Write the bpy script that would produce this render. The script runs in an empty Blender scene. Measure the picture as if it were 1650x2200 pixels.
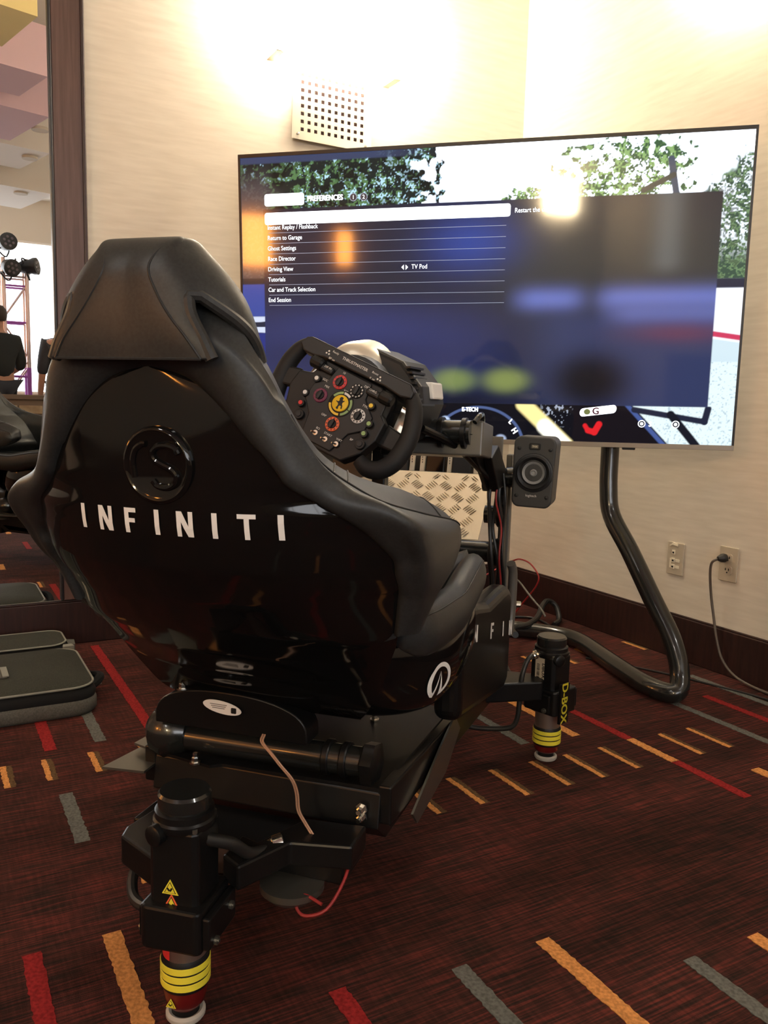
import bpy, bmesh, math, random
import numpy as np
from mathutils import Vector, Matrix

random.seed(7)
rng = np.random.default_rng(11)
SC = bpy.context.scene
COL = SC.collection
R = math.radians

# ------------------------------------------------------------------ camera
CAM_H = 0.86
F_PX = 1785.0
yaw, pitch, roll = R(29.2), R(7.47), R(1.55)
fw = Vector((math.sin(yaw)*math.cos(pitch), math.cos(yaw)*math.cos(pitch), -math.sin(pitch)))
rt0 = Vector((math.cos(yaw), -math.sin(yaw), 0))
up0 = rt0.cross(fw)
rt = rt0*math.cos(roll) + up0*math.sin(roll)
up = up0*math.cos(roll) - rt0*math.sin(roll)
cam = bpy.data.cameras.new('camera')
cam.sensor_fit = 'VERTICAL'
cam.sensor_height = 36.0
cam.sensor_width = 27.0
cam.lens = F_PX/2200*36.0
cam.clip_start = 0.02
camo = bpy.data.objects.new('camera', cam)
COL.objects.link(camo)
camo.matrix_world = Matrix(((rt.x, up.x, -fw.x, 0), (rt.y, up.y, -fw.y, 0), (rt.z, up.z, -fw.z, CAM_H), (0, 0, 0, 1)))
SC.camera = camo

# ------------------------------------------------------------------ view, world, lights
SC.view_settings.view_transform = 'Standard'
SC.view_settings.look = 'None'
SC.view_settings.gamma = 1.0
SC.view_settings.use_curve_mapping = False
SC.view_settings.exposure = 0.0
SCONCE_E = 140.0
SCONCE2_E = 55.0
SCONCE_FRONT_E = 12.0
WINDOW_E = 6.0
SCREEN_E = 1.0
FILL_W = 14.0  # power of each added fill pendant
WARM = (1.0, 0.88, 0.71)
world = bpy.data.worlds.new('world')
SC.world = world
world.use_nodes = True
world.node_tree.nodes['Background'].inputs[0].default_value = (0.9, 0.93, 1.0, 1)
world.node_tree.nodes['Background'].inputs[1].default_value = 0.25


def lamp(name, kind, loc, power, color, size=0.1, direction=(0, 0, -1), spot=None):
    d = bpy.data.lights.new(name, kind)
    d.energy = power
    d.color = color
    if kind == 'AREA':
        d.shape = 'DISK'
        d.size = size
    elif kind in ('POINT', 'SPOT'):
        d.shadow_soft_size = size
    if spot:
        d.spot_size = spot
        d.spot_blend = 0.6
    o = bpy.data.objects.new(name, d)
    COL.objects.link(o)
    o.location = loc
    o.rotation_euler = Vector(direction).to_track_quat('-Z', 'Y').to_euler()
    return o


# ------------------------------------------------------------------ materials
def lin(c):
    return tuple(((x/255)/12.92 if x/255 <= 0.04045 else ((x/255+0.055)/1.055)**2.4) for x in c)


def mat(name, color, rough=0.5, metal=0.0, spec=0.5, coat=0.0, emit=None, estr=0.0, srgb=False):
    m = bpy.data.materials.new(name)
    m.use_nodes = True
    b = m.node_tree.nodes['Principled BSDF']
    c = lin(color) if srgb else color
    b.inputs['Base Color'].default_value = (*c, 1)
    b.inputs['Roughness'].default_value = rough
    b.inputs['Metallic'].default_value = metal
    b.inputs['Specular IOR Level'].default_value = spec
    b.inputs['Coat Weight'].default_value = coat
    b.inputs['Coat Roughness'].default_value = 0.04
    if emit:
        b.inputs['Emission Color'].default_value = (*emit, 1)
        b.inputs['Emission Strength'].default_value = estr
    return m


def noise_mix(m, c1, c2, scale=(1, 1, 1), nscale=20.0, detail=3.0, lo=0.35, hi=0.65, bump=0.0, bdist=0.002, coords='Object'):
    nt = m.node_tree
    b = nt.nodes['Principled BSDF']
    tc = nt.nodes.new('ShaderNodeTexCoord')
    mp = nt.nodes.new('ShaderNodeMapping')
    mp.inputs['Scale'].default_value = scale
    nz = nt.nodes.new('ShaderNodeTexNoise')
    nz.inputs['Scale'].default_value = nscale
    nz.inputs['Detail'].default_value = detail
    cr = nt.nodes.new('ShaderNodeValToRGB')
    cr.color_ramp.elements[0].position = lo
    cr.color_ramp.elements[1].position = hi
    cr.color_ramp.elements[0].color = (*c1, 1)
    cr.color_ramp.elements[1].color = (*c2, 1)
    nt.links.new(tc.outputs[coords], mp.inputs['Vector'])
    nt.links.new(mp.outputs[0], nz.inputs['Vector'])
    nt.links.new(nz.outputs['Fac'], cr.inputs[0])
    nt.links.new(cr.outputs[0], b.inputs['Base Color'])
    if bump:
        bp = nt.nodes.new('ShaderNodeBump')
        bp.inputs['Strength'].default_value = bump
        bp.inputs['Distance'].default_value = bdist
        nt.links.new(nz.outputs['Fac'], bp.inputs['Height'])
        nt.links.new(bp.outputs[0], b.inputs['Normal'])
    return m


M = {}
M['wall'] = noise_mix(mat('wallpaper_linen', (0.7, 0.6, 0.47), 0.85, spec=0.2), (0.65, 0.58, 0.475), (0.73, 0.66, 0.55),
                      scale=(1, 1, 9), nscale=7.0, detail=6, lo=0.3, hi=0.7, bump=0.08)
M['far_wall'] = mat('painted_wall', (0.62, 0.56, 0.47), 0.8, spec=0.2)
M['ceil'] = mat('ceiling_white', (0.82, 0.78, 0.72), 0.85, spec=0.2)
M['ceil_pink_light'] = mat('ceiling_pink_light', (0.70, 0.50, 0.56), 0.85, spec=0.2)  # pink stage light put into the soffit colour
M['ceil_yellow_light'] = mat('ceiling_yellow_light', (0.74, 0.60, 0.28), 0.85, spec=0.2)  # yellow light put into the soffit colour
M['wood'] = noise_mix(mat('stained_wood', (0.05, 0.02, 0.017), 0.42), (0.016, 0.006, 0.005), (0.034, 0.012, 0.0095), scale=(30, 30, 2), nscale=3, detail=5)
M['stile'] = noise_mix(mat('stained_wood_stile', (0.1, 0.05, 0.04), 0.4), (0.085, 0.045, 0.036), (0.13, 0.072, 0.058), scale=(30, 30, 1.5), nscale=3, detail=5)
M['mirror'] = mat('mirror_glass', (0.92, 0.93, 0.92), 0.005, metal=1.0)
M['sconce'] = mat('sconce_glass', (0.9, 0.85, 0.75), 0.5, emit=WARM, estr=SCONCE_E)
M['sconce2'] = mat('sconce_glass_dim', (0.9, 0.85, 0.75), 0.5, emit=WARM, estr=SCONCE2_E)
M['sconce_front'] = mat('sconce_front_glass', (0.9, 0.85, 0.75), 0.5, emit=WARM, estr=SCONCE_FRONT_E)
M['plate_metal'] = mat('sconce_plate_metal', (0.50, 0.46, 0.38), 0.38, metal=0.55)
M['cap_metal'] = mat('pale_cap_metal', (0.70, 0.66, 0.56), 0.38, metal=0.5)
M['plate_back'] = mat('sconce_inner', (0.045, 0.013, 0.010), 0.6)
M['screw'] = mat('screw_steel', (0.75, 0.73, 0.68), 0.25, metal=1.0)
M['black_tube'] = mat('black_gloss_tube', (0.012, 0.013, 0.012), 0.22, spec=0.5, coat=0.4)
M['bezel'] = mat('tv_bezel', (0.012, 0.011, 0.013), 0.35)
M['silver'] = mat('tv_silver_bar', (0.36, 0.32, 0.27), 0.35, metal=0.8)
M['tvback'] = mat('tv_back', (0.02, 0.02, 0.022), 0.5)
M['white_ui'] = mat('screen_white', (0, 0, 0), 0.3, emit=(0.92, 0.96, 1.0), estr=2.6)
M['grey_ui'] = mat('screen_line', (0, 0, 0), 0.3, emit=(0.42, 0.47, 0.62), estr=1.0)
M['dark_ui'] = mat('screen_dark', (0, 0, 0), 0.3, emit=(0.03, 0.035, 0.05), estr=1.0)
M['shell'] = mat('gloss_black_shell', (0.005, 0.005, 0.005), 0.07, spec=0.42)
M['leather'] = noise_mix(mat('grey_black_leatherette', (0.03, 0.03, 0.028), 0.46, spec=0.45), (0.0165, 0.0180, 0.0180), (0.024, 0.0258, 0.0258),
                         nscale=260, detail=2, bump=0.12, bdist=0.0006)
M['stitch'] = mat('dark_stitching', (0.008, 0.008, 0.008), 0.6)
M['brown_board'] = mat('brown_board', (0.10, 0.055, 0.038), 0.5)
M['box_grey'] = mat('pale_grey_plastic', (0.45, 0.45, 0.44), 0.6)
M['satin'] = mat('satin_black_panel', (0.005, 0.005, 0.005), 0.30, spec=0.35)
M['letter'] = mat('white_vinyl_letter', (0.80, 0.79, 0.76), 0.45)
M['frame'] = mat('black_powdercoat', (0.006, 0.006, 0.006), 0.34, spec=0.3)
M['frame_hi'] = mat('dark_brushed_steel', (0.18, 0.175, 0.15), 0.32, metal=0.8)
M['steel'] = mat('bright_steel', (0.70, 0.68, 0.62), 0.22, metal=1.0)
M['alu'] = mat('tread_aluminium', (0.60, 0.54, 0.44), 0.40, metal=0.85)
M['grey_paint'] = mat('warm_grey_paint', (0.12, 0.112, 0.098), 0.4, metal=0.2)
M['plastic'] = mat('matte_black_plastic', (0.007, 0.007, 0.007), 0.48, spec=0.35)
M['plastic2'] = mat('satin_black_plastic', (0.012, 0.012, 0.0125), 0.42, spec=0.35)
M['rubber'] = mat('grip_rubber', (0.010, 0.010, 0.0105), 0.62, spec=0.35)
M['cone'] = mat('speaker_cone', (0.24, 0.24, 0.23), 0.45)
M['spk'] = mat('speaker_cabinet', (0.030, 0.030, 0.029), 0.5)
M['yellow'] = mat('yellow_band', (0.78, 0.68, 0.05), 0.45)
M['red_cup'] = mat('red_anodised', (0.11, 0.007, 0.007), 0.3, coat=0.3)
M['red'] = mat('red_plastic', (0.62, 0.03, 0.03), 0.5)
M['orange'] = mat('orange_plastic', (0.80, 0.14, 0.04), 0.5)
M['purple'] = mat('magenta_plastic', (0.16, 0.012, 0.06), 0.5)
M['green'] = mat('green_plastic', (0.04, 0.25, 0.06), 0.5)
M['lime'] = mat('lime_ring', (0.28, 0.42, 0.16), 0.5)
M['badge'] = mat('yellow_badge', (0.85, 0.55, 0.02), 0.4)
M['white'] = mat('white_plastic', (0.72, 0.70, 0.66), 0.45)
M['offwhite'] = mat('off_white_plate', (0.50, 0.43, 0.32), 0.5)
M['ivory'] = mat('ivory_label', (0.82, 0.75, 0.58), 0.5)
M['rubber_ring'] = mat('grey_rubber_ring', (0.42, 0.39, 0.34), 0.6)
M['sleeve'] = mat('silver_sleeve', (0.42, 0.38, 0.34), 0.3, metal=0.9)
M['cable'] = mat('black_cable', (0.012, 0.012, 0.011), 0.45)
M['cable_red'] = mat('red_cable', (0.26, 0.015, 0.015), 0.5)
M['cable_copper'] = mat('clear_copper_wire', (0.42, 0.24, 0.15), 0.35, metal=0.3)
M['cable_brown'] = mat('brown_cord', (0.085, 0.065, 0.05), 0.5)
M['bag'] = noise_mix(mat('olive_grey_nylon', (0.05, 0.05, 0.04), 0.8, spec=0.2), (0.022, 0.023, 0.017), (0.036, 0.037, 0.028), nscale=300, bump=0.2, bdist=0.0008)
M['bag_dark'] = mat('black_mesh_fabric', (0.010, 0.010, 0.010), 0.85, spec=0.2)
M['bag_base'] = noise_mix(mat('grey_nylon', (0.15, 0.145, 0.125), 0.8, spec=0.2), (0.075, 0.073, 0.062), (0.11, 0.107, 0.092), nscale=300)
M['piping'] = mat('pale_piping', (0.20, 0.20, 0.165), 0.6)
M['skin'] = mat('skin', (0.48, 0.25, 0.16), 0.5)
M['shirt'] = mat('black_shirt', (0.012, 0.014, 0.013), 0.8)
M['trouser'] = mat('dark_trousers', (0.02, 0.022, 0.03), 0.8)
M['hair'] = mat('dark_hair', (0.03, 0.018, 0.01), 0.6)
M['shirt2'] = mat('dark_grey_shirt', (0.03, 0.03, 0.034), 0.8)
M['truss'] = mat('truss_aluminium', (0.62, 0.48, 0.46), 0.35, metal=0.8)
M['truss_lit_purple'] = mat('truss_purple_light', (0.40, 0.10, 0.50), 0.5)  # purple stage light painted onto the aluminium truss
M['stage'] = mat('stage_lamp_body', (0.012, 0.012, 0.014), 0.5)
M['lens'] = mat('stage_lamp_lens', (0.12, 0.10, 0.12), 0.15, spec=0.8)
M['brick'] = noise_mix(mat('tan_brick', (0.34, 0.26, 0.16), 0.8), (0.27, 0.19, 0.11), (0.42, 0.33, 0.20), nscale=8)
M['mortar'] = mat('mortar', (0.17, 0.125, 0.09), 0.9)
M['pane'] = mat('bright_window_pane', (0.9, 0.9, 0.9), 0.3, emit=(0.92, 0.95, 1.0), estr=WINDOW_E)
M['grille'] = mat('dark_downlight', (0.05, 0.03, 0.03), 0.6)
M['amber'] = mat('amber_shade', (0.9, 0.45, 0.12), 0.5, emit=(1.0, 0.36, 0.06), estr=45.0)
M['whitelamp'] = mat('warm_lamp_shade', (0.9, 0.85, 0.7), 0.5, emit=(1.0, 0.80, 0.50), estr=110.0)


def carpet_mat():
    m = mat('carpet_base', (0.06, 0.015, 0.012), 0.95, spec=0.1)
    nt = m.node_tree
    b = nt.nodes['Principled BSDF']
    tc = nt.nodes.new('ShaderNodeTexCoord')

    def nz(scale, s, detail):
        mp = nt.nodes.new('ShaderNodeMapping')
        mp.inputs['Scale'].default_value = scale
        n = nt.nodes.new('ShaderNodeTexNoise')
        n.inputs['Scale'].default_value = s
        n.inputs['Detail'].default_value = detail
        nt.links.new(tc.outputs['Object'], mp.inputs['Vector'])
        nt.links.new(mp.outputs[0], n.inputs['Vector'])
        return n

    def ramp(src, stops):
        cr = nt.nodes.new('ShaderNodeValToRGB')
        el = cr.color_ramp.elements
        el[0].position, el[0].color = stops[0][0], (*stops[0][1], 1)
        el[1].position, el[1].color = stops[-1][0], (*stops[-1][1], 1)
        for p, c in stops[1:-1]:
            e = el.new(p)
            e.color = (*c, 1)
        nt.links.new(src, cr.inputs[0])
        return cr
    streak = nz((10, 230, 1), 1.0, 4)
    cross = nz((140, 16, 1), 1.0, 3)
    broad = nz((1.2, 7, 1), 1.0, 3)
    r1 = ramp(streak.outputs['Fac'], [(0.36, (0.026, 0.0155, 0.012)), (0.5, (0.056, 0.020, 0.0155)), (0.64, (0.118, 0.028, 0.021))])
    r2 = ramp(cross.outputs['Fac'], [(0.42, (0.80, 0.83, 0.85)), (0.62, (1.1, 1.06, 1.06))])
    r3 = ramp(broad.outputs['Fac'], [(0.35, (0.55, 0.62, 0.62)), (0.6, (1.1, 1.05, 1.05))])
    mx = nt.nodes.new('ShaderNodeMix')
    mx.data_type = 'RGBA'
    mx.blend_type = 'MULTIPLY'
    mx.inputs['Factor'].default_value = 1
    nt.links.new(r1.outputs[0], mx.inputs['A'])
    nt.links.new(r2.outputs[0], mx.inputs['B'])
    mx2 = nt.nodes.new('ShaderNodeMix')
    mx2.data_type = 'RGBA'
    mx2.blend_type = 'MULTIPLY'
    mx2.inputs['Factor'].default_value = 1
    nt.links.new(mx.outputs['Result'], mx2.inputs['A'])
    nt.links.new(r3.outputs[0], mx2.inputs['B'])
    nt.links.new(mx2.outputs['Result'], b.inputs['Base Color'])
    fine = nz((1, 1, 1), 420, 2)
    bp = nt.nodes.new('ShaderNodeBump')
    bp.inputs['Strength'].default_value = 0.5
    bp.inputs['Distance'].default_value = 0.002
    nt.links.new(fine.outputs['Fac'], bp.inputs['Height'])
    nt.links.new(bp.outputs[0], b.inputs['Normal'])
    return m


M['carpet'] = carpet_mat()
for k, c in (('o', (0.56, 0.245, 0.075)), ('r', (0.24, 0.018, 0.018)), ('g', (0.115, 0.118, 0.106)), ('v', (0.105, 0.062, 0.028))):
    M['carpet_'+k] = noise_mix(mat('carpet_stripe_'+k, c, 0.95, spec=0.1), tuple(x*0.72 for x in c), tuple(x*1.2 for x in c),
                               nscale=170, detail=3, bump=0.5, bdist=0.002)


# ------------------------------------------------------------------ mesh building
def V(*a):
    return Vector(a)


class MB:
    """collects geometry for ONE mesh object"""
    def __init__(s):
        s.v, s.f = [], []

    def add(s, vs, fs):
        n = len(s.v)
        s.v += [tuple(x) for x in vs]
        s.f += [tuple(i+n for i in f) for f in fs]
        return s

    def box(s, c, size, rot=None):
        hx, hy, hz = (x/2 for x in size)
        vs = [V(x, y, z) for x in (-hx, hx) for y in (-hy, hy) for z in (-hz, hz)]
        if rot is not None:
            vs = [rot @ p for p in vs]
        c = V(*c)
        return s.add([p+c for p in vs], [(0, 1, 3, 2), (4, 6, 7, 5), (0, 4, 5, 1), (2, 3, 7, 6), (0, 2, 6, 4), (1, 5, 7, 3)])

    def lathe(s, prof, o=(0, 0, 0), d=(0, 0, 1), seg=28, caps=True):
        d = V(*d).normalized()
        a = d.orthogonal().normalized()
        b = d.cross(a)
        o = V(*o)
        vs, fs = [], []
        for r, h in prof:
            for i in range(seg):
                t = 2*math.pi*i/seg
                vs.append(o + d*h + a*(r*math.cos(t)) + b*(r*math.sin(t)))
        for k in range(len(prof)-1):
            for i in range(seg):
                j = (i+1) % seg
                fs.append((k*seg+i, k*seg+j, (k+1)*seg+j, (k+1)*seg+i))
        if caps:
            fs.append(tuple(reversed(range(seg))))
            fs.append(tuple((len(prof)-1)*seg+i for i in range(seg)))
        return s.add(vs, fs)

    def cyl(s, p0, p1, r, seg=24, r1=None):
        p0, p1 = V(*p0), V(*p1)
        d = p1-p0
        return s.lathe([(r, 0), (r if r1 is None else r1, d.length)], p0, d, seg)

    def tube(s, pts, r, seg=10, smooth=0, rad=None):
        pts = [V(*p) for p in pts]
        if smooth:
            pts, rad = crom(pts, smooth), (list(np.interp(np.linspace(0, 1, (len(pts)-1)*smooth+1), np.linspace(0, 1, len(rad)), rad)) if rad else None)
        n = len(pts)
        T = []
        for i in range(n):
            d = pts[min(i+1, n-1)] - pts[max(i-1, 0)]
            T.append(d.normalized() if d.length > 1e-9 else (T[-1] if T else V(0, 0, 1)))
        a = T[0].orthogonal().normalized()
        vs, fs = [], []
        for i in range(n):
            if i:
                a = (T[i-1].rotation_difference(T[i])) @ a
            a = (a - T[i]*a.dot(T[i])).normalized()
            b = T[i].cross(a)
            rr = rad[i] if rad else r
            for k in range(seg):
                t = 2*math.pi*k/seg
                vs.append(pts[i] + a*(rr*math.cos(t)) + b*(rr*math.sin(t)))
        for i in range(n-1):
            for k in range(seg):
                j = (k+1) % seg
                fs.append((i*seg+k, i*seg+j, (i+1)*seg+j, (i+1)*seg+k))
        fs.append(tuple(reversed(range(seg))))
        fs.append(tuple((n-1)*seg+k for k in range(seg)))
        return s.add(vs, fs)

    def grid(s, rows, flip=False):
        n, m = len(rows), len(rows[0])
        vs = [p for r in rows for p in r]
        fs = []
        for i in range(n-1):
            for j in range(m-1):
                q = (i*m+j, i*m+j+1, (i+1)*m+j+1, (i+1)*m+j)
                fs.append(q[::-1] if flip else q)
        return s.add(vs, fs)

    def prism(s, poly, fn, h0, h1):
        """2-D polygon extruded: fn(x, y, h) -> point"""
        n = len(poly)
        vs = [fn(x, y, h0) for x, y in poly] + [fn(x, y, h1) for x, y in poly]
        fs = [tuple(reversed(range(n))), tuple(range(n, 2*n))]
        fs += [(i, (i+1) % n, n+(i+1) % n, n+i) for i in range(n)]
        return s.add(vs, fs)

    def loft(s, secs, close=True):
        """list of closed rings of equal length"""
        m = len(secs[0])
        vs = [p for r in secs for p in r]
        fs = []
        for i in range(len(secs)-1):
            for j in range(m):
                k = (j+1) % m
                fs.append((i*m+j, i*m+k, (i+1)*m+k, (i+1)*m+j))
        if close:
            fs.append(tuple(reversed(range(m))))
            fs.append(tuple((len(secs)-1)*m+j for j in range(m)))
        return s.add(vs, fs)

    def build(s, name, m, parent=None, off=(0, 0, 0), smooth=True, angle=35, bevel=0, solid=0, sub=0, seg=2, weld=0.0):
        me = bpy.data.meshes.new(name)
        me.from_pydata([(p[0]-off[0], p[1]-off[1], p[2]-off[2]) for p in s.v], [], s.f)
        bm = bmesh.new()
        bm.from_mesh(me)
        if weld:
            bmesh.ops.remove_doubles(bm, verts=bm.verts, dist=weld)
        bmesh.ops.recalc_face_normals(bm, faces=bm.faces)
        bm.to_mesh(me)
        bm.free()
        me.materials.append(M[m] if isinstance(m, str) else m)
        o = bpy.data.objects.new(name, me)
        COL.objects.link(o)
        if parent:
            o.parent = parent
        if smooth:
            me.polygons.foreach_set('use_smooth', [True]*len(me.polygons))
            if angle < 180:
                me.set_sharp_from_angle(angle=R(angle))
        if solid:
            md = o.modifiers.new('solid', 'SOLIDIFY')
            md.thickness = solid
            md.offset = 0
        if bevel:
            md = o.modifiers.new('bevel', 'BEVEL')
            md.width = bevel
            md.segments = seg
            md.limit_method = 'ANGLE'
            md.angle_limit = R(40)
            md.harden_normals = False
        if sub:
            md = o.modifiers.new('sub', 'SUBSURF')
            md.levels = md.render_levels = sub
        return o


def crom(pts, n):
    """Catmull-Rom through points, n steps per span"""
    P = [Vector(p) for p in pts]
    out = []
    for i in range(len(P)-1):
        p0, p1, p2, p3 = P[max(i-1, 0)], P[i], P[i+1], P[min(i+2, len(P)-1)]
        if i == 0:
            p0 = p1*2 - p2
        if i == len(P)-2:
            p3 = p2*2 - p1
        for k in range(n):
            t = k/n
            out.append(0.5*((2*p1) + (p2-p0)*t + (2*p0-5*p1+4*p2-p3)*t*t + (3*p1-p0-3*p2+p3)*t**3))
    out.append(P[-1])
    return out


def tag(o, label=None, cat=None, group=None, kind=None):
    if label:
        o['label'] = label
    if cat:
        o['category'] = cat
    if group:
        o['group'] = group
    if kind:
        o['kind'] = kind
    return o


def thing(name, label, cat, loc=(0, 0, 0), rotz=0.0, group=None):
    o = bpy.data.objects.new(name, None)
    o.empty_display_size = 0.05
    COL.objects.link(o)
    o.location = loc
    o.rotation_euler = (0, 0, rotz)
    return tag(o, label, cat, group)


def struct(name, b, m, parent=None, **kw):
    o = b.build(name, m, parent, **kw)
    if parent is None:
        o['kind'] = 'structure'
    return o


def rrect(w, h, r, seg=5):
    pts = []
    for cx, cy, a0 in ((w/2-r, h/2-r, 0), (-w/2+r, h/2-r, 90), (-w/2+r, -h/2+r, 180), (w/2-r, -h/2+r, 270)):
        for i in range(seg+1):
            a = R(a0 + 90*i/seg)
            pts.append((cx+r*math.cos(a), cy+r*math.sin(a)))
    return pts


def text_geo(s, size=1.0, space=1.0):
    cu = bpy.data.curves.new('tmp', 'FONT')
    cu.body = s
    cu.size = size
    cu.space_character = space
    cu.resolution_u = 3
    ob = bpy.data.objects.new('tmp', cu)
    COL.objects.link(ob)
    bpy.context.view_layer.update()
    dg = bpy.context.evaluated_depsgraph_get()
    me = bpy.data.meshes.new_from_object(ob.evaluated_get(dg))
    vs = [tuple(v.co) for v in me.vertices]
    fs = [tuple(p.vertices) for p in me.polygons]
    bpy.data.objects.remove(ob)
    bpy.data.curves.remove(cu)
    bpy.data.meshes.remove(me)
    return vs, fs


def text_part(s, size, fn, name, m, parent, off=(0, 0, 0), align='L', space=1.0, sx=1.0, bold=0.0):
    vs, fs = text_geo(s, size, space)
    x0, x1 = min(v[0] for v in vs), max(v[0] for v in vs)
    y0, y1 = min(v[1] for v in vs), max(v[1] for v in vs)
    dx = {'L': 0, 'C': -(x0+x1)/2, 'R': -x1}[align]
    dy = -(y0+y1)/2 if align == 'C' else 0
    b = MB()
    offs = [(0, 0)] if not bold else [(-bold, 0), (bold, 0), (0, bold*0.6), (0, -bold*0.6)]
    for i, (ox, oy) in enumerate(offs):
        b.add([fn((v[0]+dx)*sx+ox, v[1]+dy+oy) + V(0, 0, 0) for v in vs], fs)
    me = bpy.data.meshes.new(name)
    me.from_pydata([(p[0]-off[0], p[1]-off[1], p[2]-off[2]) for p in b.v], [], b.f)
    me.materials.append(M[m])
    o = bpy.data.objects.new(name, me)
    COL.objects.link(o)
    o.parent = parent
    return o


# ================================================================== ROOM
WX, WY = 2.295, 2.98            # right wall and back wall faces
XL, YF, ZC = -5.2, -5.6, 3.25   # left wall, wall behind the camera, ceiling
floor = struct('floor', MB().box(((XL+WX)/2, (YF+WY)/2, -0.05), (WX-XL+0.4, WY-YF+0.4, 0.1)), 'carpet', smooth=False)

stripes = [('o', 0.93, 1.386, 1.514, 0.0125), ('o', 1.039, 1.381, 1.519, 0.0125), ('o', 1.154, 1.37, 1.512, 0.0125), ('o', 1.272, 1.367, 1.507, 0.0125),
           ('o', 1.375, 1.363, 1.502, 0.0125), ('o', 1.487, 1.364, 1.498, 0.0125), ('o', 1.698, 1.353, 1.495, 0.0125), ('o', 1.801, 1.35, 1.491, 0.0125),
           ('o', 1.6, 1.352, 1.504, 0.0245), ('r', 1.6, 1.506, 1.743, 0.026), ('r', 1.6, 1.143, 1.35, 0.026), ('o', 1.485, 1.581, 1.97, 0.026),
           ('g', 1.329, 1.598, 1.847, 0.026), ('g', 2.177, 1.0, 1.807, 0.026), ('g', 1.924, 1.1, 1.649, 0.026), ('r', 2.06, 1.2, 1.649, 0.026),
           ('o', 1.745, 1.05, 1.236, 0.03), ('o', 0.853, 0.60, 0.958, 0.028), ('g', 0.693, 0.60, 0.965, 0.028), ('g', 1.031, 0.55, 0.816, 0.028),
           ('o', 1.175, 0.55, 0.809, 0.028), ('o', 1.795, 2.123, 2.202, 0.0125), ('o', 1.915, 2.06, 2.19, 0.0125), ('o', 2.03, 2.083, 2.195, 0.0125),
           ('o', 2.262, 2.08, 2.193, 0.0125), ('r', 0.504, 0.75, 1.005, 0.028), ('r', 0.246, 2.068, 2.32, 0.028), ('g', 0.364, 2.073, 2.33, 0.028),
           ('o', 0.223, 1.899, 2.02, 0.0125), ('o', 0.329, 1.898, 2.017, 0.0125), ('g', 0.244, 1.596, 1.819, 0.028), ('o', 0.326, 1.403, 1.549, 0.025),
           ('r', 0.118, 0.90, 1.29, 0.028), ('o', 0.237, 0.9, 1.288, 0.028), ('o', 0.446, 1.896, 2.018, 0.0125), ('o', 0.135, 1.9, 2.02, 0.0125),
           ('r', 0.496, 1.966, 2.918, 0.028), ('o', 0.56, 1.9, 2.02, 0.0125), ('o', 0.68, 1.9, 2.02, 0.0125), ('g', 0.72, 2.1, 2.5, 0.028)]
for xx, yy, ll, cc in ((0.30, -0.5, 0.3, 'r'), (0.62, -1.1, 0.25, 'o'), (0.10, 0.25, 0.2, 'g'), (0.45, 0.2, 0.22, 'o'), (0.75, 0.0, 0.3, 'r'), (0.2, -1.6, 0.4, 'r')):
    stripes.append((cc, xx, yy, yy+ll, 0.028))


def stripe_mesh(w, l):
    b = MB()
    n = max(6, int(l/0.006))
    L, Rr = [], []
    for i in range(n+1):
        y = -l/2 + l*i/n
        jl, jr = random.uniform(-1, 1)*0.0016, random.uniform(-1, 1)*0.0016
        L.append((-w/2+jl, y, 0.0))
        Rr.append((w/2+jr, y, 0.0))
    top = [[(p[0], p[1], 0.0012) for p in L], [(p[0], p[1], 0.0012) for p in Rr]]
    b.grid([[(p[0], p[1], -0.001) for p in L]] + top + [[(p[0], p[1], -0.001) for p in Rr]])
    return b


for c, x, y0, y1, w in stripes:
    o = stripe_mesh(w, y1-y0).build('carpet_stripe', 'carpet_'+c, floor, smooth=False)
    o.location = (x, (y0+y1)/2, 0)
    if c == 'o' and w < 0.024:
        o2 = stripe_mesh(w*0.95, y1-y0).build('carpet_stripe', 'carpet_v', floor, smooth=False)
        o2.location = (x+w*0.98, (y0+y1)/2-0.001, -0.0002)

struct('wall_back', MB().box(((XL+WX)/2, WY+0.06, ZC/2), (WX-XL+0.5, 0.12, ZC)), 'wall', smooth=False)
struct('wall_right', MB().box((WX+0.06, (YF+WY)/2, ZC/2), (0.12, WY-YF, ZC)), 'wall', smooth=False)
struct('wall_left', MB().box((XL-0.06, (YF+WY)/2, ZC/2), (0.12, WY-YF, ZC)), 'far_wall', smooth=False)
wf = MB()
wx0, wx1, wz0, wz1 = -2.6, 1.75, 0.86, 2.74     # window opening in the wall behind the camera
wf.box(((XL+wx0)/2, YF-0.06, ZC/2), (wx0-XL, 0.12, ZC))
wf.box(((WX+wx1)/2, YF-0.06, ZC/2), (WX-wx1, 0.12, ZC))
wf.box(((wx0+wx1)/2, YF-0.06, wz0/2), (wx1-wx0, 0.12, wz0))
wf.box(((wx0+wx1)/2, YF-0.06, (wz1+ZC)/2), (wx1-wx0, 0.12, ZC-wz1))
struct('wall_front', wf, 'far_wall', smooth=False)
win = thing('window_1', 'tall bright window seen in the mirror behind the stage truss', None, ((wx0+wx1)/2, YF-0.05, wz0))
win['kind'] = 'structure'
del win['label']
b = MB()
for x in np.linspace(wx0, wx1, 4):
    b.box((x, YF-0.045, (wz0+wz1)/2), (0.05, 0.06, wz1-wz0))
for z in (wz0, wz1):
    b.box(((wx0+wx1)/2, YF-0.045, z), (wx1-wx0, 0.06, 0.05))
b.build('window_frame', 'ceil', win, off=win.location, smooth=False)
for i in range(3):
    x0, x1 = np.linspace(wx0, wx1, 4)[i:i+2]
    MB().box(((x0+x1)/2, YF-0.07, (wz0+wz1)/2), (x1-x0-0.04, 0.01, wz1-wz0-0.04)).build('window_pane', 'pane', win, off=win.location, smooth=False)

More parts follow.
